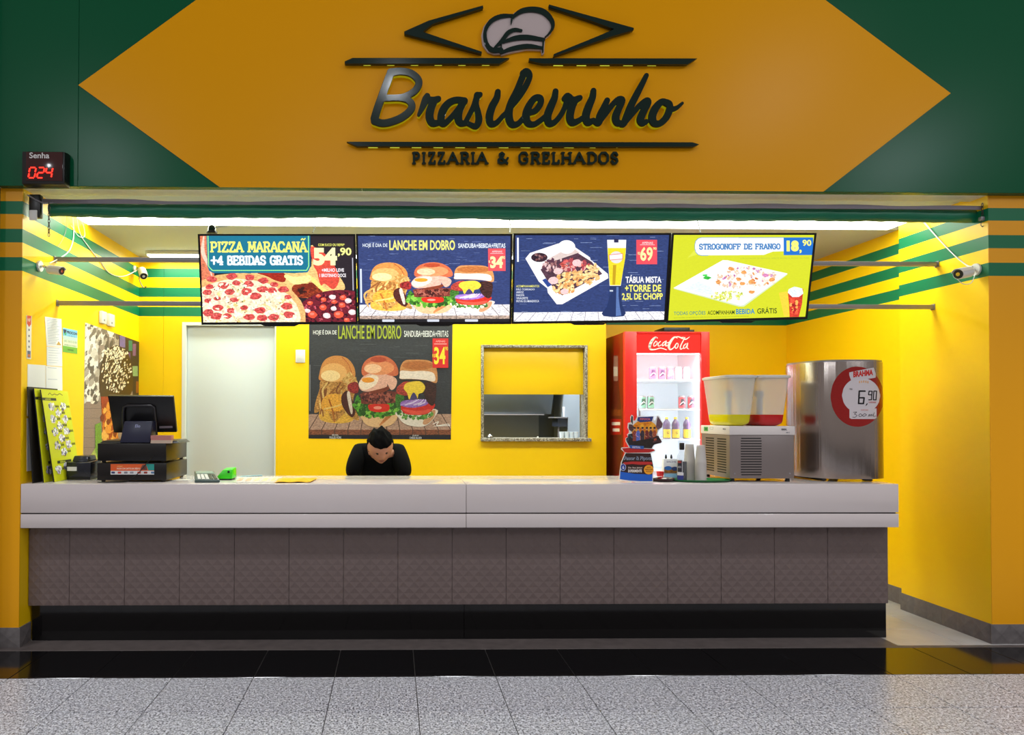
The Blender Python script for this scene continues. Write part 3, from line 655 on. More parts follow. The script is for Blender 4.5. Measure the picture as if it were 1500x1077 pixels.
def fnh(x, y): p = at(580+x/4.167, y/4.167, YS-.03); return (p.x, 0, p.z)
g = G()
g.strokes(hat_l, fnh, YS-.0285, .011, .001, 2.5)
o = g.build('hat_outline', 'dark_green_letter', sg); o.parent = hat; o.matrix_parent_inverse = Matrix.Identity(4)
# ticket counter display
q = thing('ticket_display', fs(64, 247), 'small black LED ticket counter glowing red 024 at the upper left', 'display')
p0, p1 = at(31, 271, YF-.07), at(96, 221, YF-.07)
g = G(); w_, h_ = p1.x-p0.x, p1.z-p0.z; n = 10; V = []
g.hexa([(p0.x+.004, YF-.072, p0.z+.006), (p1.x-.004, YF-.072, p0.z+.006), (p1.x-.004, YF-.072, p1.z-.006), (p0.x+.004, YF-.072, p1.z-.006), (p0.x, YF-.002, p0.z), (p1.x, YF-.002, p0.z), (p1.x, YF-.002, p1.z), (p0.x, YF-.002, p1.z)])
g.build('case', 'black_plastic', q, bev=.006)
pl = at(38, 265, YF-.073), at(92, 223, YF-.073)
G().box(pl[0].x, pl[1].x, YF-.076, YF-.072, pl[0].z, pl[1].z).build('display_window', mat('smoked_brown', (62, 22, 22), .12), q, bev=.002)
fnp = lambda u, v, l: at(0, 0, 0)
pr = Print([(38, 223), (92, 223), (92, 265), (38, 265)], quadfn((pl[0].x, YF-.0763, pl[1].z), (pl[1].x, YF-.0763, pl[1].z), (pl[1].x, YF-.0763, pl[0].z), (pl[0].x, YF-.0763, pl[0].z), (0, -1, 0)))
pr.text('Senha', 43, 224, 72.5, 232.5, (225, 225, 225)); pr.build('print', PAPER, q)
def seg7(d, x, y, w, h, k): 
    S = {'0': 'abcdef', '2': 'abged', '4': 'fgbc', '6': 'afgedc'}[d]; pt = {'a': ((0, 0), (1, 0)), 'b': ((1, 0), (1, .5)), 'c': ((1, .5), (1, 1)), 'd': ((0, 1), (1, 1)), 'e': ((0, .5), (0, 1)), 'f': ((0, 0), (0, .5)), 'g': ((0, .5), (1, .5))}
    for s_ in S:
        (a, b), (c, e) = pt[s_]; ln = math.hypot((c-a)*w, (e-b)*h); ux, uy = (c-a)*w/ln*1.3, (e-b)*h/ln*1.3
        sl = lambda yy: (1-yy)*2.2
        k.append([(x+a*w+sl(b)+ux, y+b*h+uy), (x+c*w+sl(e)-ux, y+e*h-uy)])
K = []
for d, x in (('0', 41.5), ('2', 54), ('4', 66)): seg7(d, x, 245.5, 9, 15, K)
g = G()
for a, b in K:
    P_ = [at(x, y, YF-.078) for x, y in (a, b)]; d = (P_[1]-P_[0]).normalized()*.002; nrm = Vector((-d.z, 0, d.x))*2.0
    g.prism([P_[0]-d, P_[0]+nrm*.9, P_[1]+nrm*.9, P_[1]+d, P_[1]-nrm*.9, P_[0]-nrm*.9], (0, -.001, 0), (0, .001, 0))
g.build('led_digits', 'red_led', q)
# ------------------------------------------------------------------ menu screens
def tv(cor, src, label, art, k=1.0):
    (TL, TR, BR, BL) = [at(x, y, .28 if i < 2 else .38) for i, (x, y) in enumerate(cor)]
    c = (TL+TR+BR+BL)/4; t = thing('menu_screen', c, label, 'screen', 'menu screens hung over the counter')
    u = (TR-TL).normalized(); v = ((TL-BL)).normalized(); nrm = v.cross(u).normalized()  # away from the room
    if nrm.y > 0: nrm = -nrm
    b = .013
    G().prism([TL, TR, BR, BL], (0, 0, 0), -nrm*.022).build('housing', 'black_plastic', t, bev=.003)
    il = [TL+u*b-v*b, TR-u*b-v*b, BR-u*b+v*(b+.004), BL+u*b+v*(b+.004)]
    g = G(); o = [TL, TR, BR, BL]
    for i in range(4):
        j = (i+1) % 4; g.prism([o[i], o[j], il[j], il[i]], nrm*.006, nrm*.0002)
    g.build('bezel', 'bezel', t)
    m_ = (BL+BR)/2
    G().prism([m_-u*.13, m_-u*.10-v*.013, m_+u*.10-v*.013, m_+u*.13], nrm*.005, -nrm*.012).build('chin', 'bezel', t, bev=.002)
    for s_ in (-.25, .25):
        q_ = c+u*s_; G().box(q_.x-.02, q_.x+.02, c.y+.05, .415, c.z-.1, c.z+.16).build('wall_bracket', 'black_plastic', t)
    pr = Print(src, quadfn(*il, nrm)); pr.k = k; art(pr); pr.build('picture', SCREEN, t); return t, TL, TR
FLAME = [(250, 170, 60), (240, 110, 40), (255, 225, 130), (200, 60, 20)]
def pizza(P):
    P.rect(30, 140, 1450, 950, (38, 28, 38), .1)
    P.blob([(45, 150), (120, 150), (130, 300), (170, 520), (45, 560)], (232, 130, 95), .5)
    P.line([(80, 150, 10), (70, 300, 35), (120, 420, 25), (150, 520, 10)], 20, (255, 215, 190), .2)
    P.blob([(500, 480), (1000, 480), (1040, 240), (1120, 330), (1290, 520), (1320, 660), (1000, 720), (700, 620)], (248, 205, 130), .3)
    P.blob([(1040, 250), (1180, 330), (1290, 520), (1240, 640), (1160, 590), (1120, 600), (1090, 480), (1060, 420)], (232, 80, 62), .3)
    P.blob([(560, 490), (790, 490), (800, 570), (720, 560), (640, 520)], (170, 40, 20), .4)
    P.blob([(880, 600), (1100, 600), (1120, 700), (900, 710)], (150, 55, 25), .9)
    P.line([(1000, 500, 14), (1060, 560, 34), (1140, 640, 30), (1200, 660, 14)], 20, (255, 235, 130), .3)
    P.line([(810, 520, 30), (900, 560, 70), (1010, 540, 60)], 20, (255, 245, 160), .3)
    P.scat(14, (1000, 645, 110, 45), (14, 30), [(130, 40, 20), (60, 20, 15)], .5)
    P.ell(1290, 900, 400, 255, (120, 26, 44), .5, n=40)
    P.scat(420, (1290, 900, 385, 240), (7, 17), [(84, 12, 34), (60, 10, 24), (40, 6, 26), (196, 80, 96), (130, 24, 44)], .5, .6)
    for x, y, r, c in ((1225, 710, 30, 0), (1320, 715, 32, 1), (1365, 745, 32, 0), (1240, 755, 26, 1), (1145, 735, 26, 1), (1025, 765, 26, 1), (1140, 805, 34, 1), (1235, 815, 28, 0), (1310, 785, 32, 1), (1045, 870, 42, 1), (1170, 880, 36, 0), (1275, 870, 44, 1), (1400, 850, 34, 0), (1100, 700, 22, 1), (1000, 835, 26, 0), (1350, 920, 26, 1)):
        P.ell(x, y, r, r*.75, (245, 90, 60) if c else (255, 225, 225), .2, j=.12, n=10); P.ell(x-4, y-6, r*.5, r*.3, (255, 140, 120) if c else (255, 250, 250), .1, n=8)
    P.ell(385, 890, 600, 400, (244, 190, 120), .35, n=50, j=.008)
    P.ell(395, 905, 540, 360, (255, 242, 205), .35, n=50, j=.01)
    P.scat(600, (395, 910, 520, 345), (8, 24), [(255, 250, 235), (252, 225, 180), (250, 205, 175), (255, 252, 225), (235, 215, 140)], .4, .6)
    pp = [(150, 545), (330, 520), (490, 530), (610, 560), (710, 595), (370, 580), (250, 600), (480, 590), (130, 615), (110, 665), (310, 660), (600, 640), (460, 660), (690, 650), (790, 640), (200, 720), (120, 740), (350, 735), (540, 700), (830, 710), (205, 805), (440, 805), (820, 790), (320, 830), (580, 830), (190, 880), (480, 890), (700, 890), (600, 900), (290, 880), (840, 870), (120, 850)]
    for x, y in pp:
        r = random.uniform(32, 54); P.ell(x, y, r, r*.62, (222, 84, 80), .5, j=.15, n=12); P.scat(7, (x, y, r*.7, r*.4), (6, 12), [(240, 130, 120), (205, 60, 60), (190, 50, 50)], .3, .6)
    P.scat(120, (395, 905, 500, 330), (3, 7), [(110, 110, 50), (150, 70, 40), (90, 90, 40)], .3)
    P.scat(90, (395, 905, 520, 340), (10, 24), [(255, 255, 240), (255, 250, 220)], .2, .5)
    P.poly([(108, 140), (1038, 140), (1034, 440), (1010, 485), (960, 490), (170, 492), (130, 470), (116, 430)], (12, 118, 148), .05)
    for a, b in (((122, 155), (126, 430)), ((126, 430), (160, 468)), ((160, 468), (1000, 468)), ((1000, 468), (1020, 430)), ((1020, 430), (1022, 155))):
        n = int(math.hypot(b[0]-a[0], b[1]-a[1])/17)+1; P.L += 1
        for i in range(n):
            x, y = a[0]+(b[0]-a[0])*(i+.5)/n, a[1]+(b[1]-a[1])*(i+.5)/n; dx, dy = (b[0]-a[0])/n*.3, (b[1]-a[1])/n*.3
            P.line([(x-dx, y-dy), (x+dx, y+dy)], 9, (160, 245, 150), 0, 0, 1)
    P.serif('PIZZA MARACANÃ', 146, 205, 1000, 306, (252, 246, 120), 17, .2)
    P.serif('+4 BEBIDAS GRATIS', 152, 332, 966, 422, (240, 248, 255), 18, .18)
    P.text('COM SUCO OU REFRI*', 1108, 224, 1345, 248, (240, 240, 110)); P.text('54', 1060, 262, 1275, 425, (252, 250, 190), .06)
    P.text(',90', 1282, 262, 1405, 345, (250, 250, 150), .03); P.text('+MILHO LEVE', 1135, 450, 1335, 482, (245, 240, 245), .03); P.text('1 BROTINHO DOCE', 1115, 498, 1352, 530, (245, 240, 245), .03)
    P.rect(1410, 355, 1418, 650, (200, 200, 215)); 
def burgers(P, T, dark):
    def t(x, y): return T(x, y)
    def poly(pts, c, nz=0): P.blob([t(*p) for p in pts], c, nz)
    def ell(x, y, rx, ry, c, nz=0, j=0, n=20, rot=0):
        x1, y1 = t(x, y); x2, _ = t(x+rx, y); _, y2 = t(x, y+ry); P.ell(x1, y1, x2-x1, y2-y1, c, nz, 1, rot, n, j)
    def scat(n, reg, r, cols, asp=1, rot=None):
        a, b = t(reg[0], reg[1]); c, _ = t(reg[0]+reg[2], 0); _, d = t(0, reg[1]+reg[3]); P.scat(n, (a, b, c-a, d-b), (r[0]*TS, r[1]*TS), cols, .3, asp, .3, 7, rot)
    def line(pts, wd, c): P.line([(*t(p[0], p[1]), (p[2] if len(p) > 2 else wd)*TS) for p in pts], wd, c, .3)
    TS = (t(100, 0)[0]-t(0, 0)[0])/100
    B1, B2, B3 = (212, 140, 70), (236, 176, 104), (176, 84, 38)
    # left burger: pulled meat
    poly([(120, 575), (150, 560), (280, 570), (330, 600), (325, 635), (260, 650), (180, 645), (125, 625)], (232, 178, 70), .4)
    poly([(130, 380), (200, 372), (300, 385), (345, 430), (330, 520), (370, 625), (330, 620), (290, 580), (210, 640), (160, 560), (90, 585), (100, 500), (120, 440)], (196, 140, 70), .7)
    for i in range(26):
        x = random.uniform(125, 290); y = random.uniform(385, 470); line([(x, y, 9), (x+random.uniform(-50, 10), y+55, 11), (x+random.uniform(-40, 40), y+110+random.uniform(0, 50), 7)], 9, random.choice([(222, 168, 92), (170, 108, 50), (238, 196, 120), (150, 90, 45)]))
    poly([(140, 500), (190, 465), (280, 480), (270, 560), (200, 575), (135, 560)], (236, 168, 60), .5)
    line([(180, 500, 10), (200, 560, 10), (215, 640, 7)], 9, (190, 110, 40)); line([(150, 560, 9), (235, 540, 9), (275, 520, 9)], 9, (240, 200, 120))
    poly([(262, 470), (300, 450), (345, 560), (325, 612), (280, 570), (258, 520)], (78, 34, 26), .6); poly([(292, 470), (310, 455), (328, 570), (315, 585)], (225, 205, 190), .3)
    poly([(122, 378), (122, 330), (140, 270), (175, 235), (235, 222), (295, 240), (335, 290), (345, 345), (330, 385), (300, 400), (200, 378)], B1, .3)
    ell(210, 330, 82, 60, B2, .2); ell(190, 350, 60, 35, (250, 215, 155), .2); line([(262, 232, 5), (300, 275, 4), (322, 330, 4)], 4, B3)
    scat(60, (310, 380, 40, 45), (3, 7), [(222, 180, 110), (190, 140, 70)], 3)
    # middle burger
    poly([(380, 560), (610, 550), (612, 610), (570, 660), (500, 675), (425, 665), (385, 620)], (232, 186, 138), .2); line([(590, 580, 14), (540, 620, 22), (500, 660, 10)], 14, (205, 130, 76))
    poly([(340, 520), (360, 470), (400, 500), (620, 480), (650, 520), (610, 590), (470, 610), (430, 570), (380, 600), (350, 570)], (66, 130, 38), .9)
    scat(170, (480, 550, 150, 60), (7, 16), [(88, 160, 45), (50, 105, 30), (130, 190, 70), (40, 80, 25)])
    poly([(425, 545), (440, 530), (545, 528), (560, 550), (550, 572), (490, 580), (440, 570)], (214, 44, 28), .2); ell(485, 552, 26, 10, (245, 150, 130), .1)
    poly([(380, 490), (395, 455), (600, 450), (608, 485), (590, 520), (400, 528), (382, 510)], (118, 52, 42), .7); scat(150, (495, 488, 108, 34), (5, 12), [(150, 74, 60), (90, 34, 28), (60, 22, 20), (170, 96, 80)])
    poly([(300, 405), (350, 388), (365, 420), (360, 455), (330, 460), (300, 440)], (150, 40, 40), .9)
    poly([(440, 445), (545, 415), (552, 440), (470, 465)], (126, 56, 34), .3)
    poly([(366, 400), (400, 350), (470, 330), (560, 345), (605, 375), (598, 420), (570, 440), (545, 400), (540, 420), (470, 440), (420, 450), (380, 440)], (232, 176, 156), .25)
    poly([(366, 405), (390, 370), (450, 345), (490, 360), (470, 410), (400, 440)], (246, 222, 200), .2); ell(425, 377, 40, 17, (238, 150, 40), .2)
    poly([(384, 330), (390, 285), (420, 245), (480, 222), (540, 228), (590, 262), (614, 310), (610, 345), (570, 350), (500, 330), (440, 332), (400, 350)], (206, 104, 66), .25)
    ell(495, 300, 95, 45, (232, 146, 96), .2); ell(455, 305, 55, 30, (248, 196, 156), .2); ell(490, 248, 50, 18, (180, 70, 40), .2)
    # right burger
    poly([(612, 575), (850, 560), (846, 610), (800, 660), (740, 672), (660, 655), (618, 615)], (236, 222, 210), .15); poly([(800, 590), (848, 565), (842, 612), (800, 655), (770, 650)], (206, 150, 110), .2)
    scat(120, (720, 590, 110, 32), (6, 13), [(70, 130, 50), (110, 160, 70), (50, 95, 40), (200, 210, 190)])
    poly([(600, 470), (650, 470), (640, 560), (605, 545)], (60, 110, 40), .9)
    poly([(635, 540), (720, 530), (830, 520), (846, 545), (800, 590), (720, 598), (650, 585)], (206, 44, 32), .3); poly([(640, 560), (740, 572), (820, 560), (800, 585), (710, 595)], (232, 84, 66), .2)
    poly([(628, 525), (660, 505), (790, 500), (800, 530), (720, 552), (650, 545)], (150, 110, 190), .4)
    for i in range(5): line([(630+i*28, 535, 7), (680+i*25, 520, 8), (730+i*15, 500, 5)], 6, random.choice([(226, 210, 240), (120, 60, 160), (180, 140, 210)]))
    poly([(610, 420), (660, 385), (700, 400), (680, 470), (630, 470), (605, 455)], (170, 60, 50), .8)
    poly([(770, 400), (850, 400), (850, 500), (830, 540), (790, 500)], (62, 34, 30), .8)
    poly([(650, 430), (670, 395), (750, 385), (785, 420), (770, 455), (745, 465), (735, 495), (712, 455), (685, 500), (672, 460)], (238, 202, 60), .2); poly([(690, 500), (712, 455), (735, 495)], (70, 60, 110), .3)
    poly([(624, 345), (630, 290), (655, 255), (700, 248), (800, 252), (845, 280), (862, 330), (858, 395), (800, 380), (700, 372), (628, 370)], (206, 140, 84), .25)
    ell(740, 285, 100, 28, (184, 108, 54), .25); poly([(626, 345), (632, 318), (700, 322), (780, 320), (840, 335), (845, 385), (780, 376), (700, 370), (628, 368)], (242, 224, 210), .15)
def planks(P, x0, x1, y0, y1, y2, y3, cols, vx, vy):
    P.rect(x0, y0, x1, y1, cols[0], .4); n = 11; P.L += 1
    for i in range(n+1):
        x = x0+(x1-x0)*i/n; xt = vx+(x-vx)*.86
        xt = min(max(xt, x0), x1); x_ = min(max(x, x0+4), x1-4); P.line([(xt, y0), (x_, y1)], 5, cols[2], 0, 0, 1)
    P.rect(x0, y1, x1, y2, cols[1], .7); P.L += 1
    for i in range(1, n):
        x = x0+(x1-x0)*i/n; P.rect(x-3, y1, x+3, y2, cols[2], 0, 0)
    P.rect(x0, y2, x1, y3, (30, 28, 34), .4)
def slate(P, x0, y0, x1, y1, cols, n=150):
    P.rect(x0, y0, x1, y1, cols[0], .25); P.L += 1
    for _ in range(n):
        x = random.uniform(x0+20, x1-120); y = random.uniform(y0+5, y1-5); l = random.uniform(30, 110); P.rect(x, y, x+l, y+random.uniform(1.5, 4), random.choice(cols[1:]), .3, 0)
def tv2(P):
    slate(P, 40, 80, 1475, 735, [(52, 68, 122), (80, 98, 158), (38, 50, 96), (120, 138, 190)])
    planks(P, 40, 1475, 730, 832, 862, 910, [(240, 236, 240), (190, 165, 150), (120, 100, 95)], 750, 0)
    P.k = 1.4; burgers(P, lambda x, y: (1.53*x-19.5, 1.05*y+107), 0); P.k = 1
    P.text('HOJE É DIA DE', 98, 158, 325, 208, (235, 245, 255), .012); P.text('LANCHE EM DOBRO', 342, 135, 946, 228, (250, 246, 130), .028)
    P.text('SANDUBA+BEBIDA+FRITAS', 975, 165, 1410, 208, (235, 245, 255), .022)
    P.rect(1250, 212, 1410, 420, (246, 88, 96), .05); P.text('APENAS', 1285, 232, 1380, 250, (255, 220, 220)); P.rect(1270, 257, 1390, 261, (255, 220, 220))
    P.text('34', 1268, 285, 1385, 395, (253, 250, 180), .045); P.text('90', 1375, 282, 1405, 312, (253, 250, 180), .022); P.text('R$', 1254, 322, 1268, 348, (253, 250, 180))
    P.rect(70, 400, 86, 712, (225, 235, 255)); 
    for x0_, x1_ in ((268, 380), (682, 792), (1030, 1150)): P.rrect(x0_, 866, x1_, 888, 6, (215, 220, 235))
def tv3(P):
    slate(P, 30, 60, 1460, 792, [(46, 64, 118), (72, 92, 150), (32, 46, 90), (140, 158, 200)])
    planks(P, 30, 1460, 786, 880, 884, 888, [(244, 244, 250), (220, 215, 220), (150, 140, 150)], 750, 0)
    P.poly([(150, 300), (190, 250), (440, 165), (560, 140), (600, 200), (730, 290), (735, 310), (890, 440), (895, 480), (480, 715), (430, 715), (350, 610), (345, 570), (270, 510)], (252, 248, 250), .03)
    P.poly([(360, 300), (560, 190), (640, 250), (330, 400)], (226, 206, 200), .1)
    P.poly([(285, 400), (360, 340), (620, 250), (745, 330), (840, 440), (480, 635), (430, 600), (340, 490)], (84, 54, 70), .6)
    P.ell(275, 300, 85, 65, (250, 250, 252), .02, rot=.2); P.ell(275, 290, 74, 42, (54, 28, 44), .5); P.scat(14, (275, 290, 60, 32), (8, 14), [(120, 70, 70), (150, 110, 110), (34, 18, 34)], .3)
    P.ell(520, 195, 78, 62, (255, 255, 255), 0)
    P.poly([(300, 495), (330, 480), (385, 540), (350, 560)], (40, 70, 150), .1)
    P.scat(90, (450, 370, 160, 55), (12, 26), [(120, 70, 80), (90, 50, 70), (160, 110, 110), (226, 190, 190)], .4, .6)
    P.scat(50, (590, 360, 130, 50), (14, 30), [(226, 100, 96), (180, 70, 80), (245, 170, 160), (200, 80, 70)], .4, .6)
    P.scat(110, (620, 480, 190, 60), (14, 26), [(250, 200, 130), (255, 225, 160), (230, 160, 90), (240, 180, 110)], .4, .6, rot=-.5)
    P.scat(50, (500, 570, 100, 45), (14, 24), [(250, 200, 130), (255, 225, 160), (230, 160, 90)], .4, .6)
    P.scat(40, (750, 400, 60, 50), (10, 20), [(250, 205, 140), (255, 225, 160)], .4, .6)
    for x, y, r in ((440, 415, 40), (400, 500, 46), (610, 340, 42), (500, 600, 36)): P.ell(x, y, r, r*.75, (246, 206, 206), .2, j=.08)
    P.poly([(883, 130), (1055, 130), (1050, 250), (1005, 550), (905, 550), (888, 250)], (246, 246, 250), 0)
    P.poly([(888, 205), (1052, 205), (1045, 300), (1003, 545), (908, 545), (890, 300)], (240, 224, 40), .1); P.poly([(935, 360), (965, 360), (955, 540), (930, 540)], (200, 160, 20), 0)
    P.ell(965, 290, 58, 55, (230, 226, 226), .05); P.poly([(900, 268), (1022, 256), (1022, 305), (905, 315)], (250, 246, 246)); P.line([(900, 268), (1022, 256), (1022, 305), (905, 315), (900, 268)], 5, (230, 90, 80), k=1); P.rect(945, 122, 985, 155, (40, 40, 80))
    P.poly([(905, 550), (1005, 550), (1005, 640), (1020, 730), (1050, 800), (1030, 828), (940, 835), (850, 825), (832, 800), (880, 740), (905, 640)], (30, 50, 100), .05)
    P.poly([(965, 560), (985, 560), (985, 650), (995, 740), (1010, 820), (960, 825)], (90, 120, 180), .1); P.line([(890, 580, 10), (915, 600, 26), (900, 640, 10)], 10, (40, 60, 110)); P.rect(905, 588, 935, 602, (200, 210, 225))
    P.rect(1145, 130, 1332, 354, (240, 78, 92), .05); P.text('APENAS', 1195, 148, 1295, 168, (255, 220, 220)); P.rect(1178, 174, 1310, 178, (255, 220, 220))
    P.text('69', 1180, 195, 1292, 325, (253, 248, 170), .028); P.text('90', 1296, 198, 1326, 222, (253, 248, 170), .022); P.text('R$', 1158, 240, 1178, 270, (253, 248, 170), .012)
    P.text('TÁBUA MISTA', 1048, 452, 1370, 525, (248, 248, 252), .028); P.text('+TORRE DE', 1042, 540, 1368, 606, (250, 244, 110), .028); P.text('2,5L DE CHOPP', 1015, 618, 1382, 688, (250, 244, 110), .028)
    P.rect(74, 112, 90, 330, (240, 245, 255))
    for i, (s_, x) in enumerate((('ACOMPANHAMENTOS', 272), ('PÃO TORRADO', 230), ('ARROZ', 132), ('FAROFA', 138), ('VINAGRETE', 170), ('FRITAS OU MANDIOCA', 270))):
        P.text(s_, 66, 540+27*i, x, 560+27*i, (245, 240, 110) if i == 0 else (235, 240, 250), .006)
def tv4(P):
    P.rect(40, 80, 1400, 830, (214, 220, 36), .03)
    P.ell(640, 350, 420, 220, (224, 230, 70), .02); 
    P.rrect(300, 112, 760, 272, 62, (60, 140, 200)); P.rect(600, 112, 1110, 272, (60, 140, 200)); P.rrect(304, 116, 760, 268, 60, (250, 252, 255)); P.rect(600, 117, 1110, 267, (250, 252, 255))
    P.rect(1108, 114, 1375, 270, (20, 112, 206)); P.serif('STROGONOFF DE FRANGO', 342, 166, 1076, 220, (70, 130, 190), 11, .2)
    P.text('18', 1134, 140, 1245, 238, (250, 250, 120), .07); P.text(',', 1250, 222, 1270, 256, (250, 250, 120), .028); P.text('90', 1278, 134, 1358, 190, (250, 250, 120), .028)
    P.text('STROGONOFF DE FRANGO, ARROZ BRANCO, FRITAS OU PURÊ', 715, 288, 1335, 304, (170, 190, 60), 0)
    P.poly([(105, 552), (555, 312), (600, 316), (1142, 440), (745, 716), (700, 716)], (215, 230, 190), .03); P.poly([(105, 545), (555, 310), (600, 312), (1142, 432), (740, 702), (710, 706)], (252, 254, 252), .02)
    P.scat(130, (760, 470, 280, 95), (8, 26), [(255, 240, 225), (250, 222, 205), (240, 200, 170), (255, 250, 245)], .3, .55)
    P.scat(34, (760, 460, 270, 85), (8, 18), [(220, 130, 70), (206, 150, 190), (232, 160, 100), (190, 110, 170), (240, 190, 120)], .4, .6)
    for x, y in ((700, 478), (810, 500), (730, 515), (815, 592), (515, 500), (745, 418), (1000, 485), (630, 385)): P.ell(x, y, 28, 17, (240, 160, 90), .4, j=.25, n=9)
    P.ell(940, 445, 30, 16, (224, 140, 190), .3, j=.2); P.ell(410, 462, 34, 18, (50, 190, 60), .4, j=.25, n=10); P.ell(390, 440, 22, 9, (70, 210, 80), .4, j=.25, n=10)
    P.poly([(205, 550), (330, 490), (440, 540), (480, 610), (380, 600)], (232, 245, 248), .15)
    P.scat(70, (600, 620, 150, 40), (9, 20), [(222, 230, 90), (240, 240, 150), (200, 210, 90), (250, 250, 230)], .4, .7)
    P.poly([(1060, 600), (1140, 590), (1150, 810), (1105, 812)], (244, 214, 60), .1)
    P.poly([(1140, 590), (1280, 570), (1268, 700), (1238, 815), (1155, 815), (1150, 700)], (214, 60, 40), .4); P.poly([(1140, 600), (1148, 570), (1200, 548), (1270, 565), (1280, 610), (1240, 640), (1180, 640)], (236, 246, 250), .2)
    P.scat(24, (1205, 710, 40, 80), (8, 16), [(250, 90, 60), (180, 30, 30), (255, 180, 90)], .3)
    P.text('TODAS OPÇÕES', 106, 740, 394, 784, (40, 130, 130), .006); P.text('ACOMPANHAM', 412, 745, 656, 780, (30, 60, 20), .012); P.text('BEBIDA', 670, 735, 840, 780, (20, 130, 190), .022); P.text('GRÁTIS', 862, 722, 1040, 780, (30, 60, 20), .012)
    P.text('SUCO NATURAL OU REFRIGERANTE 300ML POR PRATO, CONSULTE NO BALCÃO OS SABORES DISPONÍVEIS', 106, 795, 785, 804, (120, 140, 30), 0)
t1, a1, b1 = tv([(290, 343), (520.5, 343), (524, 475), (295.5, 476)], [(45, 155), (1425, 155), (1430, 937), (72, 937)], 'menu screen showing a pizza offer at 54,90, leftmost of four', pizza)
t2, a2, b2 = tv([(521.5, 342.8), (750.5, 342.8), (748.8, 475), (524.5, 475.5)], [(55, 95), (1460, 95), (1442, 890), (62, 890)], 'menu screen showing three burgers on blue at 34, second from left', tv2)
t3, a3, b3 = tv([(752, 342), (983, 341.5), (975, 472), (749.5, 474.8)], [(60, 90), (1442, 85), (1395, 862), (42, 868)], 'menu screen showing a meat board and beer tower at 69, third from left', tv3)
t4, a4, b4 = tv([(984.2, 341.5), (1195.6, 341.5), (1182, 467.6), (975.5, 473)], [(110, 92), (1385, 92), (1300, 815), (55, 820)], 'lime green menu screen showing strogonoff at 18,90, rightmost of four', tv4)
for px, t_ in ((458, 'left'), (747, 'middle'), (1026, 'right')):
    p = at(px, 341, .33); r = G().tube([(p.x, .33, p.z+.002), (p.x+.012, .38, p.z+.06), (p.x+.004, .44, ZC-.002)], .0035, 6).build('suspension_cable', 'black_plastic', None)
    tag(r, {'left': 'thin dark cable rising from the pizza screen to the ceiling', 'middle': 'thin dark cable rising between the burger screen and the meat board screen', 'right': 'thin dark cable rising from the strogonoff screen to the ceiling'}[t_], 'cable', 'cables above the menu screens')
p = at(311, 343, .30); dm = thing('dome_sensor', (p.x, .30, p.z), 'small black dome sensor standing on top of the pizza screen', 'sensor')
G().lathe([(.036, .002), (.037, .012), (.03, .016)], 20, (p.x, .29, p.z)).build('base', 'black_plastic', dm, smooth_=40)
G().lathe([(.026, .016), (.027, .03), (.022, .048), (.012, .057), (.002, .06)], 20, (p.x, .29, p.z)).build('dome', mat('dome_black', (28, 30, 34), .1), dm, smooth_=60)
G().tube([(p.x+.02, .29, p.z+.04), (p.x+.06, .29, p.z+.048), (p.x+.1, .31, p.z+.055)], .003, 6).build('aerial', 'white_plastic', dm)
# ------------------------------------------------------------------ big burger poster on the back wall
def sheet(name, label, cat, cor, place, src, art, thick=.0015, group=None, m=None, paper='white_paint', nrm=None, step=.00008):
    TL, TR, BR, BL = [Vector(place(*c)) for c in cor]
    n = Vector(nrm) if nrm else (TR-TL).cross(TL-BL).normalized()
    c = (TL+TR+BR+BL)/4; t = thing(name, c, label, cat, group)
    G().prism([TL, TR, BR, BL], n*.0005, n*(.0005+thick)).build('sheet', paper, t)
    o = n*(.0007+thick); pr = Print(src, quadfn(TL+o, TR+o, BR+o, BL+o, n, step)); art(pr); pr.build('print', m or PAPER, t); return t
def poster(P):
    P.k = .8
    slate(P, 55, 25, 960, 605, [(52, 53, 58), (68, 69, 74), (40, 41, 46), (82, 82, 86)], 120)
    planks(P, 52, 952, 592, 690, 722, 752, [(176, 140, 122), (128, 74, 50), (84, 58, 46)], 500, 0); P.k = .68; burgers(P, lambda x, y: (x, y), 1); P.k = .85
    P.text('HOJE É DIA DE', 82, 55, 228, 96, (232, 232, 232), .01); P.text('LANCHE EM DOBRO', 238, 30, 634, 117, (160, 172, 36), .012); P.text('SANDUBA+BEBIDA+FRITAS', 652, 64, 932, 104, (232, 232, 232), .006)
    P.rect(832, 113, 932, 300, (208, 36, 36), .05); P.text('APENAS', 852, 126, 912, 138, (240, 170, 170), .01); P.rect(842, 147, 922, 150, (240, 200, 200))
    P.text('34', 842, 168, 914, 278, (232, 216, 50), .028); P.text('90', 912, 166, 930, 190, (232, 216, 50), .006); P.text('R$', 831, 212, 848, 236, (232, 216, 50), .006)
    P.rect(60, 280, 64, 572, (150, 150, 150))
    P.text('PULLED PORK', 184, 732, 258, 746, (225, 225, 225), .006); P.text('BRASIL', 200, 718, 240, 728, (200, 200, 200)); P.text('CHEESE SALADA', 686, 734, 764, 748, (225, 225, 225), .006); P.text('DUPLO', 706, 722, 744, 731, (200, 200, 200)); P.text('BACON EGG', 430, 730, 510, 745, (225, 225, 225), .006)
    P.line([(835, 655), (870, 640), (860, 665), (930, 655), (940, 668)], 4, (240, 236, 230)); P.line([(840, 668), (940, 664)], 3, (240, 236, 230))
sheet('burger_poster', 'large dark poster of three burgers on the back wall behind the counter', 'poster', [(453, 470), (663, 470), (660.5, 644), (452, 642.5)], lambda x, y: at(x, y, YB), [(57, 0), (960, 0), (950, 752), (52, 745)], poster, paper='black_plastic')
p = at(440, 522, YB-.005); s_ = thing('light_switch', p, 'white switch plate on the yellow wall left of the burger poster', 'switch')
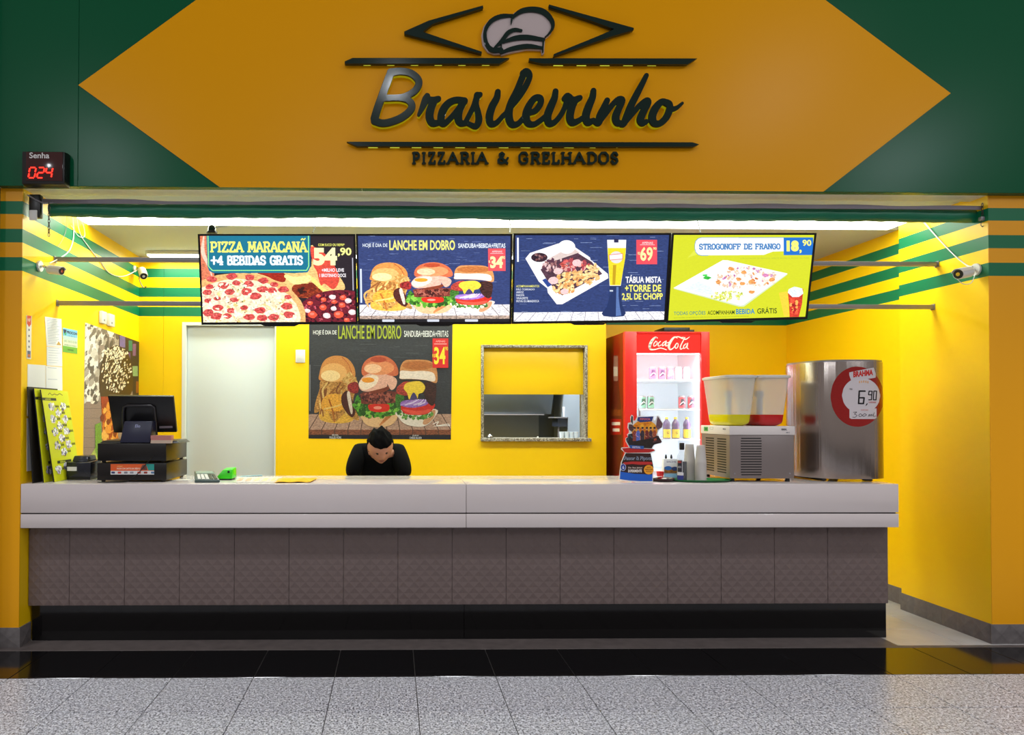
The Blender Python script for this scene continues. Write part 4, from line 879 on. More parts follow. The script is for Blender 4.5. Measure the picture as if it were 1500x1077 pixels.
G().box(p.x-.044, p.x+.044, YB-.01, YB-.001, p.z-.06, p.z+.06).build('plate', 'white_plastic', s_, bev=.004)
G().box(p.x-.014, p.x+.014, YB-.014, YB-.0101, p.z-.025, p.z+.025).build('rocker', 'white_paint', s_, bev=.003)
# ------------------------------------------------------------------ left wall
def lw(x, y): return atx(x, y, XL)
def mural(P):
    P.rect(115, 0, 400, 1100, (150, 132, 122), .4)
    P.rect(0, 520, 400, 1200, (142, 120, 110), .35); P.L += 1
    for i in range(9): P.rect(0, 560+i*60, 400, 563+i*60, (112, 94, 88), 0, 0)
    P.scat(420, (0, 40, 300, 520, 0), (7, 14), [(208, 200, 190), (170, 158, 146), (120, 108, 98), (232, 226, 216), (90, 80, 74)], .3, 2.0, rot=.25)
    P.poly([(240, 0), (400, 0), (400, 560), (330, 520), (310, 330), (240, 200)], (46, 36, 38), .5)
    for x, y, w_, h_, c in ((245, 130, 34, 70, (110, 96, 150)), (300, 160, 22, 60, (40, 120, 96)), (325, 180, 20, 70, (120, 80, 120)), (320, 310, 36, 60, (130, 160, 110)), (290, 230, 20, 50, (90, 60, 120)), (345, 400, 16, 70, (140, 80, 30))): P.rect(x, y, x+w_, y+h_, c, .4)
    P.poly([(120, 440), (120, 380), (128, 310), (150, 240), (185, 200), (225, 185), (265, 200), (300, 240), (322, 310), (328, 400), (325, 450), (300, 500), (130, 500)], (66, 46, 24), .4)
    P.scat(230, (225, 340, 92, 125), (2.2, 4.5), [(226, 216, 190), (200, 184, 150), (240, 234, 214)], .1, 1.9, rot=.3)
    P.scat(110, (225, 232, 72, 42), (2.2, 4.5), [(236, 228, 206), (214, 200, 170)], .1, 1.6, rot=.3)
    P.poly([(130, 490), (360, 490), (350, 560), (200, 600), (135, 590)], (150, 50, 24), .6); P.poly([(135, 560), (210, 580), (240, 780), (140, 790)], (190, 100, 26), .8)
    P.scat(60, (190, 660, 55, 120), (7, 16), [(220, 140, 50), (160, 60, 20), (230, 170, 80), (120, 40, 20)], .4, 2.2, rot=.2)
    P.poly([(95, 660), (130, 645), (135, 780), (110, 890), (70, 900), (95, 800)], (110, 150, 50), .7); P.poly([(40, 900), (90, 810), (115, 900), (110, 980), (30, 980)], (170, 180, 90), .5)
m0 = [(124.5, 472.5), (203.3, 501), (203.3, 700), (121, 705)]
sheet('burger_mural', 'large close-up photo mural of a sesame burger on the left wall', 'poster', m0, lw, [(42, 52), (365, 170), (365, 995), (22, 1015)], mural)
def strip(P):
    P.rect(0, 0, 10, 64, (236, 232, 228)); P.rect(1, 0, 9, 13, (226, 80, 60)); P.poly([(1, 12), (9, 12), (5, 17)], (226, 80, 60)); P.text('NF', 2.4, 4, 7.6, 9, (250, 230, 220))
    for y in (21, 30, 38, 46): P.ell(5, y, 1.6, 1.8, (110, 110, 130), n=8)
    P.rect(1.5, 52, 8.5, 62, (80, 90, 120), .4); P.rect(2.5, 57, 7.5, 61, (210, 120, 70))
sheet('notice_strip', 'narrow white and red leaflet pinned on the left wall nearest the pier', 'notice', [(38.2, 462), (46, 463), (45, 526.5), (38.6, 525.5)], lw, [(0, 0), (10, 0), (10, 64), (0, 64)], strip)
def doc(lines, tri=False):
    def f(P):
        P.rect(0, 0, 100, 140, (232, 235, 240))
        P.L += 1
        for i in range(lines):
            y = 8+i*(126/lines); P.rect(10, y, random.uniform(60, 92), y+1.6, (110, 125, 170), 0, 0)
        if tri: P.poly([(78, 112), (96, 132), (62, 132)], (190, 150, 70))
    return f
U1 = [(0, 0), (100, 0), (100, 140), (0, 140)]
sheet('document_page', 'white printed page with blue lines, topmost beside the notice sticker on left wall', 'notice', [(65.3, 463.8), (89.6, 467.5), (90.4, 508.5), (68, 507)], lw, U1, doc(16, True))
sheet('document_page', 'white printed page with blue lines, hanging directly under the topmost page', 'notice', [(68, 507.6), (90.4, 509), (90.8, 537), (68.2, 535.5)], lw, U1, doc(7))
sheet('blank_page', 'blank white page on left wall, upper left behind the leaning menu boards', 'notice', [(40, 533.6), (66.2, 535.2), (66.4, 608), (39.6, 609.6)], lw, U1, doc(0))
sheet('blank_page', 'nearly blank white page just under the printed pages on left wall', 'notice', [(66.8, 536), (90.6, 538), (91, 574), (67, 574)], lw, U1, doc(2))
sheet('blank_page', 'blank white page low on the left wall behind the leaning boards', 'notice', [(39.2, 613), (66, 612), (66, 688), (39, 690.5)], lw, U1, doc(0))
def procon(P):
    P.rect(0, 0, 76, 130, (120, 190, 225)); P.rect(0, 45, 76, 100, (216, 228, 200)); P.rect(0, 96, 76, 130, (110, 175, 60)); P.rect(0, 42, 76, 60, (190, 220, 210), .1)
    P.poly([(2, 8), (18, 8), (16, 26), (6, 30)], (20, 40, 80)); P.poly([(6, 30), (16, 22), (18, 34), (10, 40)], (60, 170, 120)); P.text('PROCON', 20, 12, 74, 27, (20, 30, 70), .04)
    P.text('151', 30, 33, 60, 42, (120, 160, 200)); P.text('(65) 3613-2100', 5, 62, 72, 78, (150, 170, 150)); P.text('ATENDIMENTO AO CONSUMIDOR', 6, 86, 70, 92, (110, 140, 110)); P.text('DENUNCIE', 24, 110, 54, 118, (40, 90, 40))
sheet('notice_sticker', 'blue and green consumer notice sticker reading PROCON on the left wall', 'notice', [(91.6, 480), (113, 484.5), (113, 518.8), (91.6, 515.6)], lw, [(0, 0), (76, 0), (76, 130), (0, 130)], procon)
for px, lab in (((144.6, 151.6, 455, 475.5), 'white slim wall box above the burger mural, the nearer of the two'), ((156, 163.2, 459, 479.5), 'white slim wall box above the burger mural, the farther of the two')):
    a, b_ = lw(px[0], px[2]), lw(px[1], px[3]); t = thing('wall_box', (XL+.01, (a.y+b_.y)/2, (a.z+b_.z)/2), lab, 'box')
    G().box(XL+.001, XL+.03, a.y, b_.y, b_.z, a.z).build('case', 'white_plastic', t, bev=.006)
    G().box(XL+.0301, XL+.032, a.y+.03, a.y+.045, b_.z+.02, b_.z+.035).build('button', 'grey_metal', t)
# leaning menu boards
def board(n, y0, y1, xt, zt_, xb, label, art, side):
    TL, TR, BR, BL = Vector((xt, y0, zt_)), Vector((xt, y1, zt_)), Vector((xb, y1, cz1+.001)), Vector((xb, y0, cz1+.001))
    nn = (TL-BL).cross(TR-TL).normalized()
    if nn.x < 0: nn = -nn
    t = thing('menu_board', (TL+TR+BR+BL)/4, label, 'menu board', 'menu boards leaning on the left wall')
    G().prism([TL, TR, BR, BL], -nn*.008, (0, 0, 0)).build('panel', side, t, bev=.001)
    pr = Print([(0, 0), (300, 0), (300, 480), (0, 480)], quadfn(TL+nn*.0004, TR+nn*.0004, BR+nn*.0004, BL+nn*.0004, nn, .00006)); art(pr); pr.build('print', PAPER, t)
def menu(P):
    P.rect(0, 0, 300, 480, (214, 218, 20)); P.line([(70, 26), (90, 16), (110, 26), (140, 20), (170, 24), (200, 16), (230, 24)], 4, (90, 90, 20)); P.line([(140, 10), (150, 34)], 2, (200, 90, 30))
    P.rect(0, 42, 150, 56, (30, 34, 20)); P.text('LANCHES', 30, 45, 90, 53, (220, 224, 60)); P.rect(60, 375, 220, 390, (30, 34, 20)); P.text('BEBIDAS', 90, 378, 150, 387, (220, 224, 60))
    for x, y in ((90, 88), (215, 88), (150, 122), (85, 155), (215, 155), (150, 190), (85, 222), (215, 222), (150, 260), (85, 295), (215, 295), (150, 332), (60, 420), (150, 410), (190, 440)):
        P.scat(30, (x, y, 32, 19), (5, 10), [(240, 240, 246), (190, 190, 210), (90, 90, 120), (210, 200, 220), (250, 250, 250)], .3); P.text('X-SALADA', x+34, y-9, x+78, y+4, (50, 54, 16), .04); P.ell(x, y+20, 4, 4, (206, 100, 30), n=7)
def dark_menu(P):
    P.rect(0, 0, 300, 480, (22, 20, 20)); 
    for i in range(8): P.scat(16, (150, 60+i*52, 60, 16), (6, 14), [(90, 60, 40), (160, 150, 140), (60, 30, 24), (200, 170, 90)], .4)
board(0, .04, .44, -2.338+.012, 1.64, -2.285, 'black menu board leaning on the left wall, rearmost of the three boards', dark_menu, 'black_plastic')
board(1, .08, .48, -2.338+.032, 1.63, -2.238, 'yellow price board in the middle, black edge showing, between the black and front boards', menu, 'black_plastic')
board(2, .12, .50, -2.338+.055, 1.625, -2.190, 'yellow price board with food pictures, frontmost of the leaning boards', menu, 'black_plastic')
# ------------------------------------------------------------------ cash desk
def boxpx(x0, x1, y0, y1, Ya, Yb, zlo=None):   # front rectangle given in the picture at depth Ya, extruded to Yb
    a, b = at(x0, y1, Ya), at(x1, y0, Ya); return G().box(a.x, b.x, Ya, Yb, a.z if zlo is None else zlo, b.z)
tz = cz1
pr_ = at(115, 700, .29); t = thing('receipt_printer', (pr_.x, .36, tz), 'small black receipt printer with a white label beside the menu boards', 'printer')
a, b = at(96.5, 702, .28), at(133, 675, .28)
x0, x1, z1 = a.x, b.x, b.z
G().hexa([(x0, .28, tz+.018), (x1, .28, tz+.018), (x1, .28, z1-.01), (x0, .28, z1-.01), (x0, .46, tz+.018), (x1, .46, tz+.018), (x1, .46, z1), (x0, .46, z1)]).build('body', mat('navy_black', (24, 28, 40), .22), t, bev=.008)
G().hexa([(x0+.03, .30, z1-.008), (x1-.03, .30, z1-.008), (x1-.035, .32, z1+.03), (x0+.035, .32, z1+.03), (x0+.03, .45, z1-.002), (x1-.03, .45, z1-.002), (x1-.035, .44, z1+.03), (x0+.035, .44, z1+.03)]).build('lid', 'navy_black', t, bev=.006)
G().box(x0+.005, x1-.005, .285, .455, tz+.001, tz+.018).build('base', 'black_plastic', t)
a, b = at(98.5, 690, .279), at(112.5, 684, .279); G().box(a.x, b.x, .277, .2795, a.z, b.z).build('label', 'white_plastic', t)
def drawer(name, label, fx0, fx1, fy0, fy1, Y, d, zlo):
    a, b = at(fx0, fy1, Y), at(fx1, fy0, Y); t = thing(name, ((a.x+b.x)/2, Y+d/2, zlo), label, 'cash drawer')
    G().box(a.x, b.x, Y, Y+d, zlo+.012, b.z).build('case', mat('drawer_black', (14, 11, 11), .3), t, bev=.003)
    for x in (a.x+.03, b.x-.03):
        for y in (Y+.03, Y+d-.03): G().lathe([(.012, .0005), (.014, .0125)], 12, (x, y, zlo)).build('foot', 'black_plastic', t)
    return t, a, b
t, a, b = drawer('cash_drawer', 'lower black cash drawer standing on the counter with orange payment sticker', 142, 244, 678.5, 706, .12, .46, tz)
def stick(P):
    P.rect(0, 0, 220, 53, (226, 96, 40)); P.poly([(178, 0), (220, 0), (220, 32), (190, 32)], (40, 150, 140)); P.rect(0, 34, 220, 53, (225, 225, 225)); P.poly([(160, 3), (180, 3), (185, 30), (150, 30)], (110, 70, 60), .5)
    P.text('ACEITAMOS', 32, 9, 60, 14, (245, 200, 120)); P.text('PAGUE COM CARTÃO DE CRÉDITO', 32, 17, 150, 27, (250, 225, 205), .03)
    for x, c in ((4, (50, 60, 110)), (36, (200, 70, 60)), (68, (130, 130, 140)), (98, (150, 150, 160)), (135, (206, 80, 60)), (168, (150, 50, 40)), (204, (80, 120, 160))): P.rrect(x, 38, x+18, 48, 3, c)
TL, TR, BR, BL = [at(x, y, .1185) for x, y in ((162, 680), (225.8, 680), (225.8, 695.4), (162, 695.4))]
sp = Print([(0, 0), (220, 0), (220, 53), (0, 53)], quadfn(TL, TR, BR, BL, (0, -1, 0), .00006)); stick(sp); sp.build('sticker', PAPER, t)
z2 = b.z
t, a, b = drawer('cash_drawer', 'upper black cash drawer stacked under the till monitor', 142.7, 243.5, 649.8, 675, .14, .46, z2+.0005)
z3 = b.z
# monitor
t = thing('till_monitor', (at(205, 640, .3).x, .3, z3), 'black touch till monitor seen from behind on the cash drawers', 'monitor')
TLm, TRm, BRm, BLm = at(157.5, 580, .20), at(253.5, 581, .20), at(258.8, 633.5, .29), at(166.5, 634.3, .29)
nn = (TLm-BLm).cross(TRm-TLm).normalized(); nn = nn if nn.y > 0 else -nn
G().prism([TLm, TRm, BRm, BLm], (0, 0, 0), nn*.028).build('screen_back', 'black_plastic', t, bev=.005)
def mp(px, py):  # on the back surface
    d = ray(px, py); return CAMP+d*((TLm-CAMP).dot(nn)/d.dot(nn))
P_ = [mp(*q) for q in ((182, 636), (181.5, 604), (182.5, 596), (187, 593.5), (222, 593.5), (226.5, 596), (227.5, 604), (230, 636))]
G().tube([q-nn*.012 for q in P_], .009, 8).build('support_bracket', mat('gunmetal', (38, 36, 40), .3), t, smooth_=50)
q = mp(246, 625.5); q2 = mp(233.5, 627.5); u = (q-q2); G().prism([mp(233.5, 624.5), mp(252.5, 624), mp(253, 627), mp(233.5, 627.6)], -nn*.001, -nn*.0003).build('serial_label', 'grey_flap', t)
P_ = [at(182, 617, .175), at(223.5, 617, .175), at(219.5, 649, .15), at(175, 649, .15)]
g = G().prism([P_[0], P_[1], Vector((P_[2].x, .15, z3+.004)), Vector((P_[3].x, .15, z3+.004))], (0, 0, 0), (0, .12, 0)); st = g.build('stand', mat('stand_blue', (30, 33, 58), .35), t, bev=.006)
bx = at(153, 640, .25).x, at(268, 640, .25).x
G().hexa([(bx[0], .17, z3+.001), (bx[1], .17, z3+.001), (bx[1]-.02, .18, z3+.016), (bx[0]+.02, .18, z3+.016), (bx[0]-.0, .42, z3+.001), (bx[1], .42, z3+.001), (bx[1]-.02, .40, z3+.022), (bx[0]+.02, .40, z3+.022)]).build('base_plate', 'black_plastic', t, bev=.002)
pr = Print(UNIT, quadfn(P_[0]+Vector((0, -.0012, 0)), P_[1]+Vector((0, -.0012, 0)), Vector((P_[2].x, .1482, z3+.004)), Vector((P_[3].x, .1482, z3+.004)), (0, -1, 0), .0001)); pr.text('Elo', .42, .16, .60, .30, (150, 155, 190)); pr.build('emblem', PAPER, t)
# card stack
a, b = at(221, 649.6, .15), at(251.5, 638, .15); t = thing('ticket_block', ((a.x+b.x)/2, .15, z3), 'block of pink and cream tickets lying in front of the till stand', 'tickets')
n = 5
for i in range(n):
    z = z3+.0005+(b.z-z3)*i/n; G().box(a.x+random.uniform(0, .002), b.x-random.uniform(0, .002), .142, .148+.0, z, z+(b.z-z3)/n-.0006).build('ticket_pad', mat(('ticket_pink' if i > 1 else 'ticket_cream'), (196, 128, 120) if i > 1 else (206, 182, 162), .6), t, bev=.001)
for ob in [c for c in bpy.data.objects if c.parent == t]:
    for v in ob.data.vertices:
        if v.co.y > .145: v.co.y += .05
cbl = G().tube(smooth([at(190, 702, .115), at(202, 694, .108), at(214, 680, .105), at(225, 668, .112)], 5), .0025, 6).tube(smooth([Vector((at(145, 706, .1).x, .08, tz+.004)), Vector((at(165, 706, .1).x, .05, tz+.004)), Vector((at(185, 706, .1).x, .1, tz+.004)), at(190, 702, .115)], 5), .0025, 6).build('power_cable', 'black_plastic')
tag(cbl, 'thin black cable hanging over the front of the cash drawers', 'cable')
# calculator, card reader, slips
P0 = atz(303, 703, tz); t = thing('calculator', (P0.x, .14, tz), 'grey-green desk calculator with raised display on the counter', 'calculator')
xa_, xb_ = at(288, 700, .13).x, at(325, 700, .13).x; xc, xd = at(283, 690, .22).x, at(312, 690, .22).x
zc_ = at(283, 690.5, .22).z
mat('calc_green', (74, 92, 88), .35); mat('lcd_grey', (110, 140, 140), .2)
G().hexa([(xa_, .08, tz+.001), (xb_, .08, tz+.001), (xb_, .08, tz+.018), (xa_+.004, .08, tz+.018), (xc+.01, .24, tz+.02), (xd+.02, .24, tz+.02), (xd, .24, zc_), (xc, .24, zc_)]).build('case', 'calc_green', t, bev=.004)
def cs(u, v, l): 
    A_, B_, C_, D_ = Vector((xc+.006, .236, zc_+.001)), Vector((xd-.004, .236, zc_+.001)), Vector((xb_-.006, .084, tz+.0195)), Vector((xa_+.01, .084, tz+.0195))
    return (A_*(1-u)+B_*u)*(1-v)+(D_*(1-u)+C_*u)*v+Vector((0, -.3, 1))*l
G().prism([cs(.04, .04, 0), cs(.96, .04, 0), cs(.96, .34, 0), cs(.04, .34, 0)], (0, 0, .0005), (0, -.0005, .002)).build('display', 'lcd_grey', t)
for i in range(4):
    for j in range(5): G().prism([cs(.08+.18*j, .44+.14*i, 0), cs(.21+.18*j, .44+.14*i, 0), cs(.21+.18*j, .53+.14*i, 0), cs(.08+.18*j, .53+.14*i, 0)], (0, 0, .0003), (0, 0, .004)).build('key', 'white_plastic' if j < 3 else 'black_plastic', t)
P0 = at(329, 697, .30); t = thing('card_reader', (P0.x, .30, tz), 'bright green card payment terminal lying on the counter', 'card reader')
a, b = at(316, 698, .28), at(342, 686.5, .28); mat('reader_green', (60, 214, 30), .3)
G().hexa([(a.x, .26, tz+.008), (b.x-.004, .26, tz+.008), (b.x-.006, .27, b.z-.004), (a.x+.05, .27, b.z-.008), (a.x+.005, .38, tz+.008), (b.x, .38, tz+.008), (b.x, .37, b.z+.004), (a.x+.05, .37, b.z)]).build('shell', 'reader_green', t, bev=.006)
G().box(a.x+.006, b.x-.008, .268, .372, tz+.001, tz+.008).build('keypad', 'black_plastic', t)
c_ = at(335, 691.5, .262); G().lathe([(.008, -.001), (.008, .001)], 14).build('logo_disc', 'black_plastic', t); lo = bpy.data.objects[-1] if False else [o for o in bpy.data.objects if o.name.startswith('logo_disc')][0]
lo.data.transform(Matrix.Translation((c_.x, .2595, c_.z)) @ Matrix.Rotation(math.pi/2, 4, 'X'))
def flat(name, label, cat, pts, m, h=.0015):
    V = [atz(x, y, tz) for x, y in pts]; c = sum(V, Vector())/len(V)
    return thing(name, c, label, cat), V
t, V = flat('placemat', 'translucent printed sheet lying flat on the counter beside the yellow paper', 'sheet', [(340.5, 707.5), (348, 699), (414, 699), (404, 707.5)], None)
G().prism(V, (0, 0, .0004), (0, 0, .0018)).build('sheet', mat('sheet_grey', (214, 206, 204), .25), t)
pr = Print(UNIT, quadfn(V[1], V[2], V[3], V[0], (0, 0, 1), .0001)); pr.L = 20
for i in range(5): pr.rect(.06+.19*i, .2, .17+.19*i, .75, random.choice([(226, 190, 150), (206, 170, 140)]), .3, 0)
pr.build('print', PAPER, t)
t, V = flat('yellow_paper', 'orange-yellow paper flyer with curled edge lying flat on the counter', 'flyer', [(402, 708), (408, 702.5), (466, 701.5), (455, 707.5)], None)
V2 = [v.copy() for v in V]; g = G(); n = 8
R1 = [V[0].lerp(V[3], i/n)+Vector((0, 0, .003+.006*abs(math.sin(i*.9)))) for i in range(n+1)]; R2 = [V[1].lerp(V[2], i/n)+Vector((0, 0, .003+.006*abs(math.sin(i*.9+.5)))) for i in range(n+1)]
for i in range(n): g.prism([R1[i], R1[i+1], R2[i+1], R2[i]], (0, 0, -.0005), (0, 0, .0005))
g.build('leaf', mat('flyer_yellow', (240, 176, 20), .35), t)
pen = G().tube([atz(352, 698.2, tz+.004), atz(382, 696.6, tz+.004)], .004, 8).tube([atz(382, 696.6, tz+.004), atz(384, 696.5, tz+.004)], .0045, 8).build('pen', mat('pen_clear', (150, 190, 200), .2)); tag(pen, 'clear ballpoint pen lying on the counter behind the printed sheet', 'pen')
for px, lab in (((264, 703.5), 'small white paper slip on the counter next to the cash drawer'), ):
    c = atz(*px, tz); o = G().prism([(c.x-.05, c.y-.02, tz), (c.x+.04, c.y-.03, tz), (c.x+.06, c.y+.04, tz), (c.x-.02, c.y+.05, tz)], (0, 0, .0005), (0, 0, .002)).build('paper_slip', 'white_paint'); tag(o, lab, 'paper')
# ------------------------------------------------------------------ right part of the counter
# cut-out display
t = thing('cardboard_display', (at(932, 706, .09).x, .10, tz), 'cut-out cardboard pot display with people and blue base on the counter', 'display stand')
S = 180/1500; ox, oy = 890, 600
def cpx(x, y): return ox+x*S, oy+y*S
out = [(140, 870), (150, 760), (165, 660), (195, 590), (215, 545), (165, 500), (170, 480), (262, 478), (222, 405), (222, 365), (250, 350), (240, 320), (262, 300), (262, 268), (245, 240), (250, 180), (285, 170), (278, 110), (295, 80), (316, 95), (314, 150), (340, 150), (365, 100), (420, 92), (480, 100), (570, 92), (560, 145), (590, 140), (600, 95), (625, 88), (645, 130), (680, 180), (672, 230), (625, 270), (612, 315), (632, 340), (610, 370), (662, 385), (662, 425), (570, 450), (545, 492), (590, 510), (580, 530), (528, 552), (552, 650), (566, 720), (552, 780), (555, 905), (500, 905), (400, 902), (270, 895), (170, 882)]
V = [at(*cpx(x, y), .10) for x, y in out]
zmin = min(v.z for v in V)
for v in V: v.z = tz+.001+(v.z-zmin)
G().prism(V, (0, 0, 0), (0, .004, 0)).build('cutout', 'white_paint', t)
dz_ = tz+.001-zmin
def cfn(x, y, l): p = at(*cpx(x, y), .10); return (p.x, .0995-l*.00008, p.z+dz_)
P = Print(None, cfn)
P.poly([(150, 865), (155, 790), (155, 765), (548, 800), (548, 890), (400, 890), (270, 882)], (26, 96, 200))
P.poly([(160, 775), (175, 660), (222, 548), (525, 552), (545, 650), (558, 720), (546, 808), (330, 800)], (52, 26, 18), .2)
P.poly([(175, 490), (265, 482), (560, 500), (580, 515), (510, 540), (240, 545), (205, 535)], (190, 34, 30), .1)
P.poly([(230, 400), (225, 370), (262, 345), (250, 320), (330, 300), (560, 320), (620, 340), (655, 395), (655, 420), (560, 445), (538, 490), (275, 480)], (44, 32, 34), .5)
P.ell(450, 270, 158, 128, (238, 148, 26), .2, n=26); P.scat(22, (450, 250, 130, 90), (14, 30), [(250, 180, 50), (220, 120, 20)], .2)
P.poly([(360, 150), (370, 108), (480, 104), (560, 100), (540, 160), (400, 172)], (44, 62, 130), .2); P.text('PIPOCA', 395, 120, 520, 145, (230, 110, 100), .03)
P.poly([(256, 235), (262, 195), (300, 200), (330, 240), (300, 290), (262, 262)], (90, 60, 60), .6); P.poly([(284, 160), (290, 90), (308, 100), (306, 200)], (60, 40, 40), .3)
P.poly([(590, 230), (600, 150), (612, 100), (640, 140), (672, 190), (660, 235), (612, 262)], (110, 76, 84), .5)
for x, c1, c2 in ((330, (120, 60, 40), (150, 70, 60)), (372, (206, 160, 200), (90, 110, 190)), (425, (40, 30, 34), (60, 50, 60)), (478, (206, 150, 110), (120, 40, 40)), (525, (170, 110, 80), (80, 50, 60)), (572, (190, 130, 90), (170, 80, 50))):
    P.ell(x, 250, 14, 17, (214, 156, 120), .1, n=10); P.ell(x, 240, 15, 12, (50, 34, 30), .1, n=10); P.poly([(x-24, 400), (x-22, 290), (x-8, 270), (x+8, 270), (x+22, 290), (x+24, 400)], c2, .3); P.line([(x-20, 300, 8), (x-26, 330, 8), (x+2, 350, 8)], 8, c1)
P.poly([(340, 400), (560, 360), (570, 440), (520, 488), (300, 470)], (40, 30, 26), .4)
P.poly([(262, 450), (440, 462), (440, 498), (280, 490)], (44, 96, 170), .2); P.text('FESTIVAL', 300, 465, 400, 488, (220, 200, 210), .03)
P.line([(560, 410, 20), (610, 400, 24), (650, 408, 20)], 20, (90, 60, 60), .4); P.line([(540, 370, 14), (600, 350, 22), (620, 345, 12)], 20, (80, 60, 66), .4); P.line([(240, 400, 18), (262, 330, 18), (300, 360, 20)], 18, (70, 80, 90), .4)
P.poly([(190, 660), (300, 650), (540, 655), (545, 685), (400, 690), (300, 680), (200, 690)], (190, 44, 40), .1)
P.text('Amor & Pipoca', 195, 585, 540, 645, (170, 178, 190), .05); P.text('Amor & Pipoca', 192, 582, 537, 642, (70, 80, 100), .02)
P.ell(188, 720, 34, 44, (206, 214, 235), n=16); P.ell(188, 720, 29, 39, (30, 60, 150), n=16); P.text('6', 178, 700, 200, 742, (220, 226, 240), .02)
P.ell(500, 750, 60, 58, (238, 160, 30), n=22); P.text('NOVA', 475, 712, 525, 730, (120, 60, 20), .03); P.text('EMBALAGEM', 455, 738, 545, 752, (120, 60, 20), .02); P.text('PRATICA', 468, 762, 532, 778, (120, 60, 20), .02)
P.text('Do Seu Jeito!', 250, 715, 420, 740, (225, 205, 190), .02); P.text('EXPERIMENTE', 248, 748, 415, 782, (240, 232, 225), .04)
P.build('print', PAPER, t)
G().prism([(V[0].x+.08, .104, tz+.001), (V[0].x+.08, .18, tz+.001), (V[0].x+.08, .104, tz+.16)], (0, 0, 0), (.003, 0, 0)).build('strut', 'white_paint', t)
# small brown dish, sachets, red cup
Pd = at(969, 704, .2); dc = (Pd.x, .20, tz)
t = thing('dish', dc, 'small dark brown dish holding paper sachets beside the cut-out display', 'dish')
G().lathe([(.05, .001), (.075, .006), (.088, .022), (.084, .022), (.07, .009), (.01, .008)], 28, dc).build('bowl', mat('dark_brown', (58, 30, 28), .3), t, smooth_=40)
for i in range(5):
    x, y, r = dc[0]+random.uniform(-.045, .03), .20+random.uniform(-.04, .03), random.uniform(0, 3); c_, s__ = math.cos(r), math.sin(r); P4 = [(x+.028*c_*i_-.014*s__*j_, y+.028*s__*i_+.014*c_*j_, tz+.012+.004*i+.004*i_) for i_, j_ in ((-1, -1), (1, -1), (1, 1), (-1, 1))]
    o = G().prism(P4, (0, 0, -.001), (0, 0, .0012)).build('sachet', 'white_paint'); tag(o, 'white paper sachet lying in the small brown dish', 'sachet', 'sachets in the brown dish')
rc = at(967.5, 694, .21); zc2 = tz+.010
o = G().lathe([(.016, 0), (.0245, .052), (.0255, .053), (.022, .052), (.014, .004)], 24, (rc.x+.0, .215, zc2)).build('red_cup', mat('red_plastic', (226, 30, 40), .35), smooth_=40); tag(o, 'small red plastic cup standing in the brown dish', 'cup')
# sauce pouches box
a, b = at(972, 702, .30), at(992, 666, .30); t = thing('sachet_box', ((a.x+b.x)/2, .33, tz), 'white and blue carton with pictures behind the dark bottle', 'carton')
G().hexa([(a.x, .30, tz+.001), (b.x+.01, .30, tz+.001), (b.x+.005, .315, b.z-.03), (a.x+.008, .315, b.z-.03), (a.x, .36, tz+.001), (b.x+.01, .36, tz+.001), (b.x+.005, .345, b.z-.03), (a.x+.008, .345, b.z-.03)]).build('carton_body', mat('carton_white', (226, 230, 236), .4), t, bev=.002)
for q_ in (.3, .7): x = a.x+(b.x-a.x)*q_; G().lathe([(.006, 0), (.008, .01), (.004, .028)], 10, (x, .33, b.z-.03)).build('spout', 'black_plastic', t)
pr = Print(UNIT, quadfn((a.x, .2985, b.z-.03), (b.x+.008, .2985, b.z-.03), (b.x+.01, .2985, tz+.002), (a.x, .2985, tz+.002), (0, -1, 0)))
pr.rect(.05, .4, .95, .68, (150, 96, 40), .6); pr.ell(.3, .45, .25, .1, (50, 110, 190)); pr.ell(.75, .48, .22, .1, (40, 60, 120)); pr.rect(.05, .72, .95, .92, (140, 190, 226)); pr.text('SACHE', .2, .1, .85, .18, (110, 110, 150)); pr.build('print', PAPER, t)
# tray
trc = at(1024, 702, .22); t = thing('serving_tray', (trc.x, .2, tz), 'green oval plastic tray under the cups and dark bottle', 'tray')
tl_, tr_ = at(982, 703, .18).x, at(1071, 703, .18).x; hw = (tr_-tl_)/2; cxn = (tl_+tr_)/2
G().lathe([(.90, .001), (1, .012), (1.0, .015), (.97, .015), (.88, .005), (.05, .0045)], 40, (0, 0, 0)).build('tray_body', mat('tray_green', (6, 104, 48), .3), t, smooth_=40)
o = [c for c in bpy.data.objects if c.name.startswith('tray_body')][0]; o.data.transform(Matrix.Translation((cxn, .19, tz)) @ Matrix.Diagonal((hw, .115, 1, 1)))
# dark bottle
bp = at(999, 700, .15); t = thing('sauce_bottle', (bp.x, .15, tz+.006), 'dark glass bottle with black cap and blue label on the green tray', 'bottle')
hb_ = at(999, 641, .15).z-tz-.006
G().lathe([(.028, .001), (.0305, .006), (.0305, .118), (.0285, .13), (.0, .13)], 24, (bp.x, .15, tz+.0055)).build('sauce', mat('dark_sauce', (8, 4, 6), .3, spec=.2), t, smooth_=40)
G().lathe([(.0312, .001), (.0325, .005), (.0325, .15), (.029, .17), (.016, .19), (.0135, .205), (.0135, .22)], 24, (bp.x, .15, tz+.005)).build('glass', mat('clear_glass', (235, 240, 245), .05, alpha=.12), t, smooth_=50)
G().lathe([(.0145, 0), (.0155, .004), (.0155, .042), (.014, .045)], 20, (bp.x, .15, tz+.212)).build('cap', 'black_plastic', t, smooth_=40)
def cyl(cx, cy, r, zb, h, a0=-2.5, a1=-.6):
    return lambda u, v, l: (cx+(r+l*.0001)*math.cos(a0+(a1-a0)*u), cy+(r+l*.0001)*math.sin(a0+(a1-a0)*u), zb+h*(1-v))
P = Print(UNIT, cyl(bp.x, .15, .033, tz+.012, .135, -3.0, -1.15))
